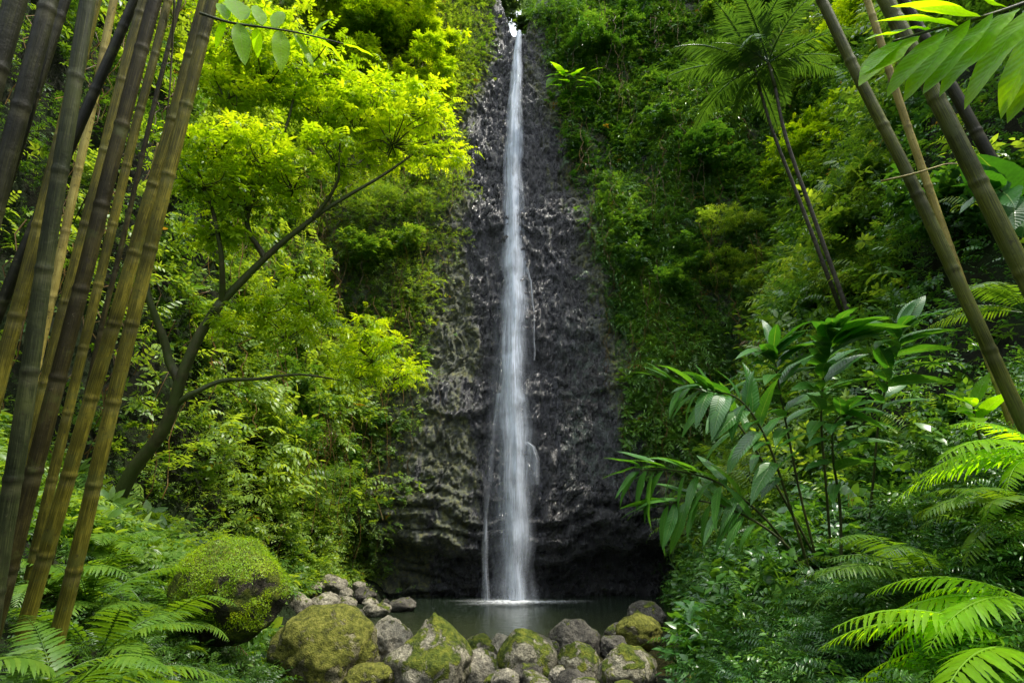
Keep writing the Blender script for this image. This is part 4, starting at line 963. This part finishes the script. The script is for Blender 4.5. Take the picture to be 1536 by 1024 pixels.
def rock(name, label, px, py, t, w, h, mat, seed, group=None, dy=.9, sub=4, cat='boulder', sink=.0, **kw):
    """silhouette w x h photo pixels around pixel (px, py), t metres deep"""
    c = P(px, py, t); sx = w / F * t / 2; sz = h / F * t / 2 * 1.04
    V, T = rock_V(seed, (sx, max(sx, sz) * dy, sz), sub, **kw)
    mid = (V[:, 0].max() + V[:, 0].min()) / 2, (V[:, 2].max() + V[:, 2].min()) / 2
    V = V * np.array((2 * sx / np.ptp(V[:, 0]), 1, 2 * sz / np.ptp(V[:, 2]))); V -= np.array(((V[:, 0].max() + V[:, 0].min()) / 2, 0, V[:, 2].min()))
    base = c - np.array((0, 0, sz)); 
    o = link(name, mesh_np(name, V, T, mat=M[mat]), None, base); tag(o, label, cat, group); return o
GBd = 'boulders along the near edge of the pool'
big = [
 ('tall pointed boulder with moss flecks in the middle of the near bank', 640, 992, 7.4, 138, 130, 'stone_mossy', 11, dict(point=.86, lean=-.08, keep=.62, dy=.9)),
 ('yellow mossy rounded boulder left of the pointed one', 487, 982, 7.6, 166, 136, 'stone_ochre', 12, dict(keep=.88, dy=.9)),
 ('grey bare boulder behind the pointed boulder on its left', 586, 964, 8.6, 66, 74, 'stone', 13, dict(keep=.8)),
 ('blocky moss capped boulder right of the pointed one', 790, 990, 7.8, 92, 84, 'stone_mossy', 14, dict(keep=.72)),
 ('rounded grey boulder standing in the pool edge, tallest on the right', 860, 962, 8.6, 84, 62, 'stone_dark', 15, dict(keep=.82)),
 ('round mossy boulder in front of the rounded grey one', 869, 997, 7.8, 68, 62, 'stone_mossy', 16, dict(keep=.86)),
 ('flat topped pale boulder with a moss patch behind the blocky one', 718, 972, 8.8, 56, 40, 'stone_mossy', 17, dict(keep=.75)),
 ('small grey stone wedged beside the flat topped boulder', 752, 968, 8.9, 36, 34, 'stone', 18, dict(keep=.75)),
 ('pale low boulder right of the pointed one at the bottom edge', 722, 1010, 7.7, 66, 66, 'stone', 19, dict(keep=.72)),
 ('mossy slab at the bottom edge between the yellow and pointed boulders', 556, 1020, 7.2, 84, 50, 'stone_ochre', 20, dict(keep=.75)),
 ('mossy boulder at the bottom edge under the ferns on the right', 940, 1005, 7.2, 92, 70, 'stone_mossy', 21, dict(keep=.75)),
 ('dark wet boulder at the right corner of the pool', 970, 925, 11.5, 60, 44, 'stone_dark', 22, dict(keep=.75)),
 ('small dark stone left of the wet corner boulder', 926, 950, 10.2, 40, 32, 'stone_dark', 23, dict(keep=.78)),
 ('mossy yellowish boulder below the wet corner boulder', 958, 948, 9.2, 70, 52, 'stone_ochre', 24, dict(keep=.75)),
 ('small dark stone between the round mossy boulder and the right bank', 920, 972, 8.6, 44, 36, 'stone_dark', 25, dict(keep=.78)),
 ('small stone at the bottom edge between the blocky and the round boulders', 838, 1014, 7.5, 34, 30, 'stone', 26, dict(keep=.78)),
 ('small pale stone at the bottom edge in front of the blocky boulder', 758, 1022, 7.2, 46, 36, 'stone', 27, dict(keep=.76)),
 ('small dark stone in the gap below the rounded grey boulder', 825, 975, 8.4, 32, 28, 'stone_dark', 28, dict(keep=.78)),
]
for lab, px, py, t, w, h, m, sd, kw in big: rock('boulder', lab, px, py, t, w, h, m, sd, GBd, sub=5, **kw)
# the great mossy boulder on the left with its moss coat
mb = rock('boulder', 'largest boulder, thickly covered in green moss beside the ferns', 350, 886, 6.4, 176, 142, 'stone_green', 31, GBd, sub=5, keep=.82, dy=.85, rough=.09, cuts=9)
me = mb.data; V = np.array([v.co[:] for v in me.vertices]); N = np.array([v.normal[:] for v in me.vertices])
if N[V[:, 2].argmax(), 2] < 0: N = -N
pr = (N[:, 2] * .75 - N[:, 0] * .35 - N[:, 1] * .25 + .5 * fbm(V * 3.0, 4, 77)); ok = np.where(pr > .02)[0]; ii = ok[rng.integers(0, len(ok), 32000)]
tuft = leaf_tmpl(.35, 1, .2, .3, .45); pos = V[ii] + rng.normal(size=(len(ii), 3)) * .018 + N[ii] * .004; d = norm(N[ii] * .55 + rand_dir(len(ii)) * .8 + np.array((0, 0, -.25)))
acc = Acc(); acc.put(tuft, pos, frames(d, N[ii] + .3 * rand_dir(len(ii))), rng.uniform(.012, .032, len(ii)), np.clip(.44 + .22 * fbm(pos * 3, 3, 8) + .05 * rng.normal(size=len(ii)), 0, .85))
link('moss', acc.mesh('moss', M['leaf_sun']), mb)
# stones piled at the left edge of the pool
GP = 'stones piled at the far left edge of the pool'
pile = [(604, 910, 17.5, 42, 28, 'stone_dark', 'rounded brown stone at the right end of the far stone pile, in the water'), (565, 918, 16.2, 44, 26, 'stone', 'flat pale stone beside the water in the far stone pile'), (548, 892, 18, 34, 24, 'stone_dark', None), (488, 903, 16, 44, 30, 'stone', 'broad grey stone in the middle of the far stone pile'),
        (500, 877, 17.5, 40, 30, 'stone', 'sunlit stone at the top of the far stone pile'), (447, 905, 15.5, 44, 40, 'stone', 'tall stone at the left end of the far stone pile, behind the yellow boulder'), (520, 905, 16.4, 30, 22, 'stone', None), (530, 922, 15.8, 36, 22, 'stone_dark', None), (468, 884, 17.2, 40, 26, 'stone', None), (440, 885, 16.8, 34, 26, 'stone', None),
        (556, 905, 17, 26, 18, 'stone', None), (538, 880, 18.5, 22, 16, 'stone', None), (505, 925, 15.4, 30, 18, 'stone', None), (462, 925, 14.8, 34, 20, 'stone_dark', None), (420, 900, 15.6, 30, 24, 'stone', None), (578, 905, 17.6, 18, 14, 'stone_dark', None), (478, 930, 14.6, 22, 14, 'stone', None), (518, 890, 17.4, 24, 18, 'stone', None)]
for k, (px, py, t, w, h, m, lab) in enumerate(pile):
    rock('stone', lab or 'smaller grey stone lying in the pile at the far left edge of the pool', px, py, t, w, h, m, 200 + k, GP, sub=4, keep=.68, cat='stone', rough=.16)
for k in range(22):
    y = 6.9 + 3.2 * ((k * .618) % 1); x = -2.6 + 4.6 * ((k * .377 + .1) % 1); q = ground_pt(x, y); w_ = .14 + .16 * ((k * .71) % 1)
    V, T = rock_V(400 + k, (w_, w_ * .8, w_ * .6), 3, keep=.72, rough=.14, rz=k)
    tag(link('stone', mesh_np('stone', V, T, mat=M[('stone', 'stone_dark', 'stone_mossy')[k % 3]]), None, q + np.array((0, 0, w_ * .2))), 'small stone filling a gap between the boulders of the near bank', 'stone', 'small stones between the near boulders')
# ------------------------------------------------------------------ ground cover on the banks
def gcover(name, label, n, box, kinds, size, mat, tint0, seed, cond, lift=(0, .3)):
    x = rng.uniform(box[0], box[1], n); y = rng.uniform(box[2], box[3], n); z = ground_z(x, y); p = np.stack([x, y, z], 1)
    fine = fbm(p * 1.3, 3, seed); k = cond(x, y, z) & in_view(p, 150, 250) & (fine + .3 * rng.normal(size=n) > -.25); p, fine = p[k], fine[k]; m = len(p)
    t = project(p)[2]; p = p + np.array((0, 0, 1)) * ((lift[0] + (lift[1] - lift[0]) * rng.random(m) ** .7 * (1 + fine)))[:, None]
    d = norm(rand_dir(m) * np.array((1, 1, .3)) + np.array((0, -.2, .35))); up = norm(np.array((0, -.1, 1.0)) + rand_dir(m) * .5)
    acc = Acc(); put_sprigs(acc, kinds, rng.integers(0, len(kinds), m), p, d, up, size * rng.uniform(.6, 1.3, m) * np.clip(t / 8, .5, 1.3), np.clip(tint0 + .15 * fine + .1 * rng.normal(size=m), 0, .85))
    tag(link(name, acc.mesh(name, M[mat])), label, 'ground cover', kind='stuff')
gcover('bank_plants', 'bright leafy plants growing over the left bank below the cliff', 19000, (-11, -1, 3, 20), ['whorl', 'fern', 'pin', 'lance'], .36, 'leaf_mid', .5, 301, lambda x, y, z: (x < bank_l(y) - .35) & ((y > 5.4) | (rng.random(len(x)) < .3)) & ((x < -4.6) | (y > 8.6)) & ((x < -6.0) | (y < 12)), (0, .3))
gcover('bank_undergrowth', 'deep green low plants covering the right bank beside the boulders', 24000, (.8, 9, 2.5, 22), ['whorl', 'heart', 'fern', 'lance', 'pin'], .34, 'leaf_deep', .46, 311, lambda x, y, z: (x > bank_r(y) + .25) & (y > 5.6), (0, .5))
gcover('near_undergrowth', 'small dark ferny plants covering the ground under the lower right ferns', 26000, (.7, 6, 2.6, 5.8), ['fern', 'pin', 'vine', 'fern'], .34, 'leaf_deep', .50, 321, lambda x, y, z: x > bank_r(y) + .1, (0, .28))
gcover('near_bank_plants', 'small ferny plants covering the ground under the lower left ferns', 12000, (-7, -1, 2.4, 9.5), ['fern', 'pin', 'vine', 'fern'], .24, 'leaf_mid', .22, 331, lambda x, y, z: (x < bank_l(y) - .1), (0, .10))

# ------------------------------------------------------------------ camera, light, sky
cam = bpy.data.cameras.new('camera'); co = bpy.data.objects.new('camera', cam); col.objects.link(co)
cam.sensor_width = 36; cam.lens = 20; cam.clip_end = 3000; cam.clip_start = .05
co.location = CAM; co.rotation_euler = (R(90) + PITCH, 0, 0); sc.camera = co
sun = bpy.data.lights.new('sun', 'SUN'); sun.energy = 5.0; sun.angle = R(.5); sun.color = (1, .95, .84)
so = bpy.data.objects.new('sun', sun); col.objects.link(so); so.location = (20, 10, 60)
SD = Vector((.46, -.16, .90)).normalized(); so.rotation_euler = SD.to_track_quat('Z', 'Y').to_euler()
wd = bpy.data.worlds.new('World'); sc.world = wd; wd.use_nodes = True; nt = wd.node_tree
bg = nt.nodes['Background']; sky = nt.nodes.new('ShaderNodeTexSky'); sky.sky_type = 'NISHITA'; sky.sun_disc = False
sky.sun_elevation = math.asin(SD.z); sky.sun_rotation = math.atan2(SD.x, SD.y); sky.dust_density = 3.0; sky.air_density = 1.0
mxw = nt.nodes.new('ShaderNodeMix'); mxw.data_type = 'RGBA'; mxw.inputs[0].default_value = .35; mxw.inputs[7].default_value = (45, 47.5, 51, 1)
tc = nt.nodes.new('ShaderNodeTexCoord'); sx = nt.nodes.new('ShaderNodeSeparateXYZ'); nt.links.new(tc.outputs['Generated'], sx.inputs[0])   # bright overcast veil, strongest overhead
mr = nt.nodes.new('ShaderNodeMapRange'); mr.inputs['From Min'].default_value = 0.0; mr.inputs['From Max'].default_value = 1.0; mr.inputs['To Min'].default_value = .12; mr.inputs['To Max'].default_value = 1.0; nt.links.new(sx.outputs[2], mr.inputs[0])
vs_ = nt.nodes.new('ShaderNodeVectorMath'); vs_.operation = 'SCALE'; vs_.inputs[0].default_value = (52, 54.5, 58); nt.links.new(mr.outputs[0], vs_.inputs['Scale']); nt.links.new(vs_.outputs[0], mxw.inputs[7])
nt.links.new(sky.outputs[0], mxw.inputs[6]); nt.links.new(mxw.outputs[2], bg.inputs[0]); bg.inputs[1].default_value = .15
sc.view_settings.view_transform = 'Standard'; sc.view_settings.look = 'None'; sc.view_settings.exposure = 0; sc.view_settings.gamma = 1
sc.render.engine = 'CYCLES'; cy = sc.cycles
cy.max_bounces = 7; cy.diffuse_bounces = 3; cy.glossy_bounces = 2; cy.transmission_bounces = 4; cy.transparent_max_bounces = 12; cy.volume_bounces = 0
cy.caustics_reflective = False; cy.caustics_refractive = False; cy.sample_clamp_indirect = 4.0
cy.use_denoising = True
try: cy.denoiser = 'OPENIMAGEDENOISE'
except Exception: pass
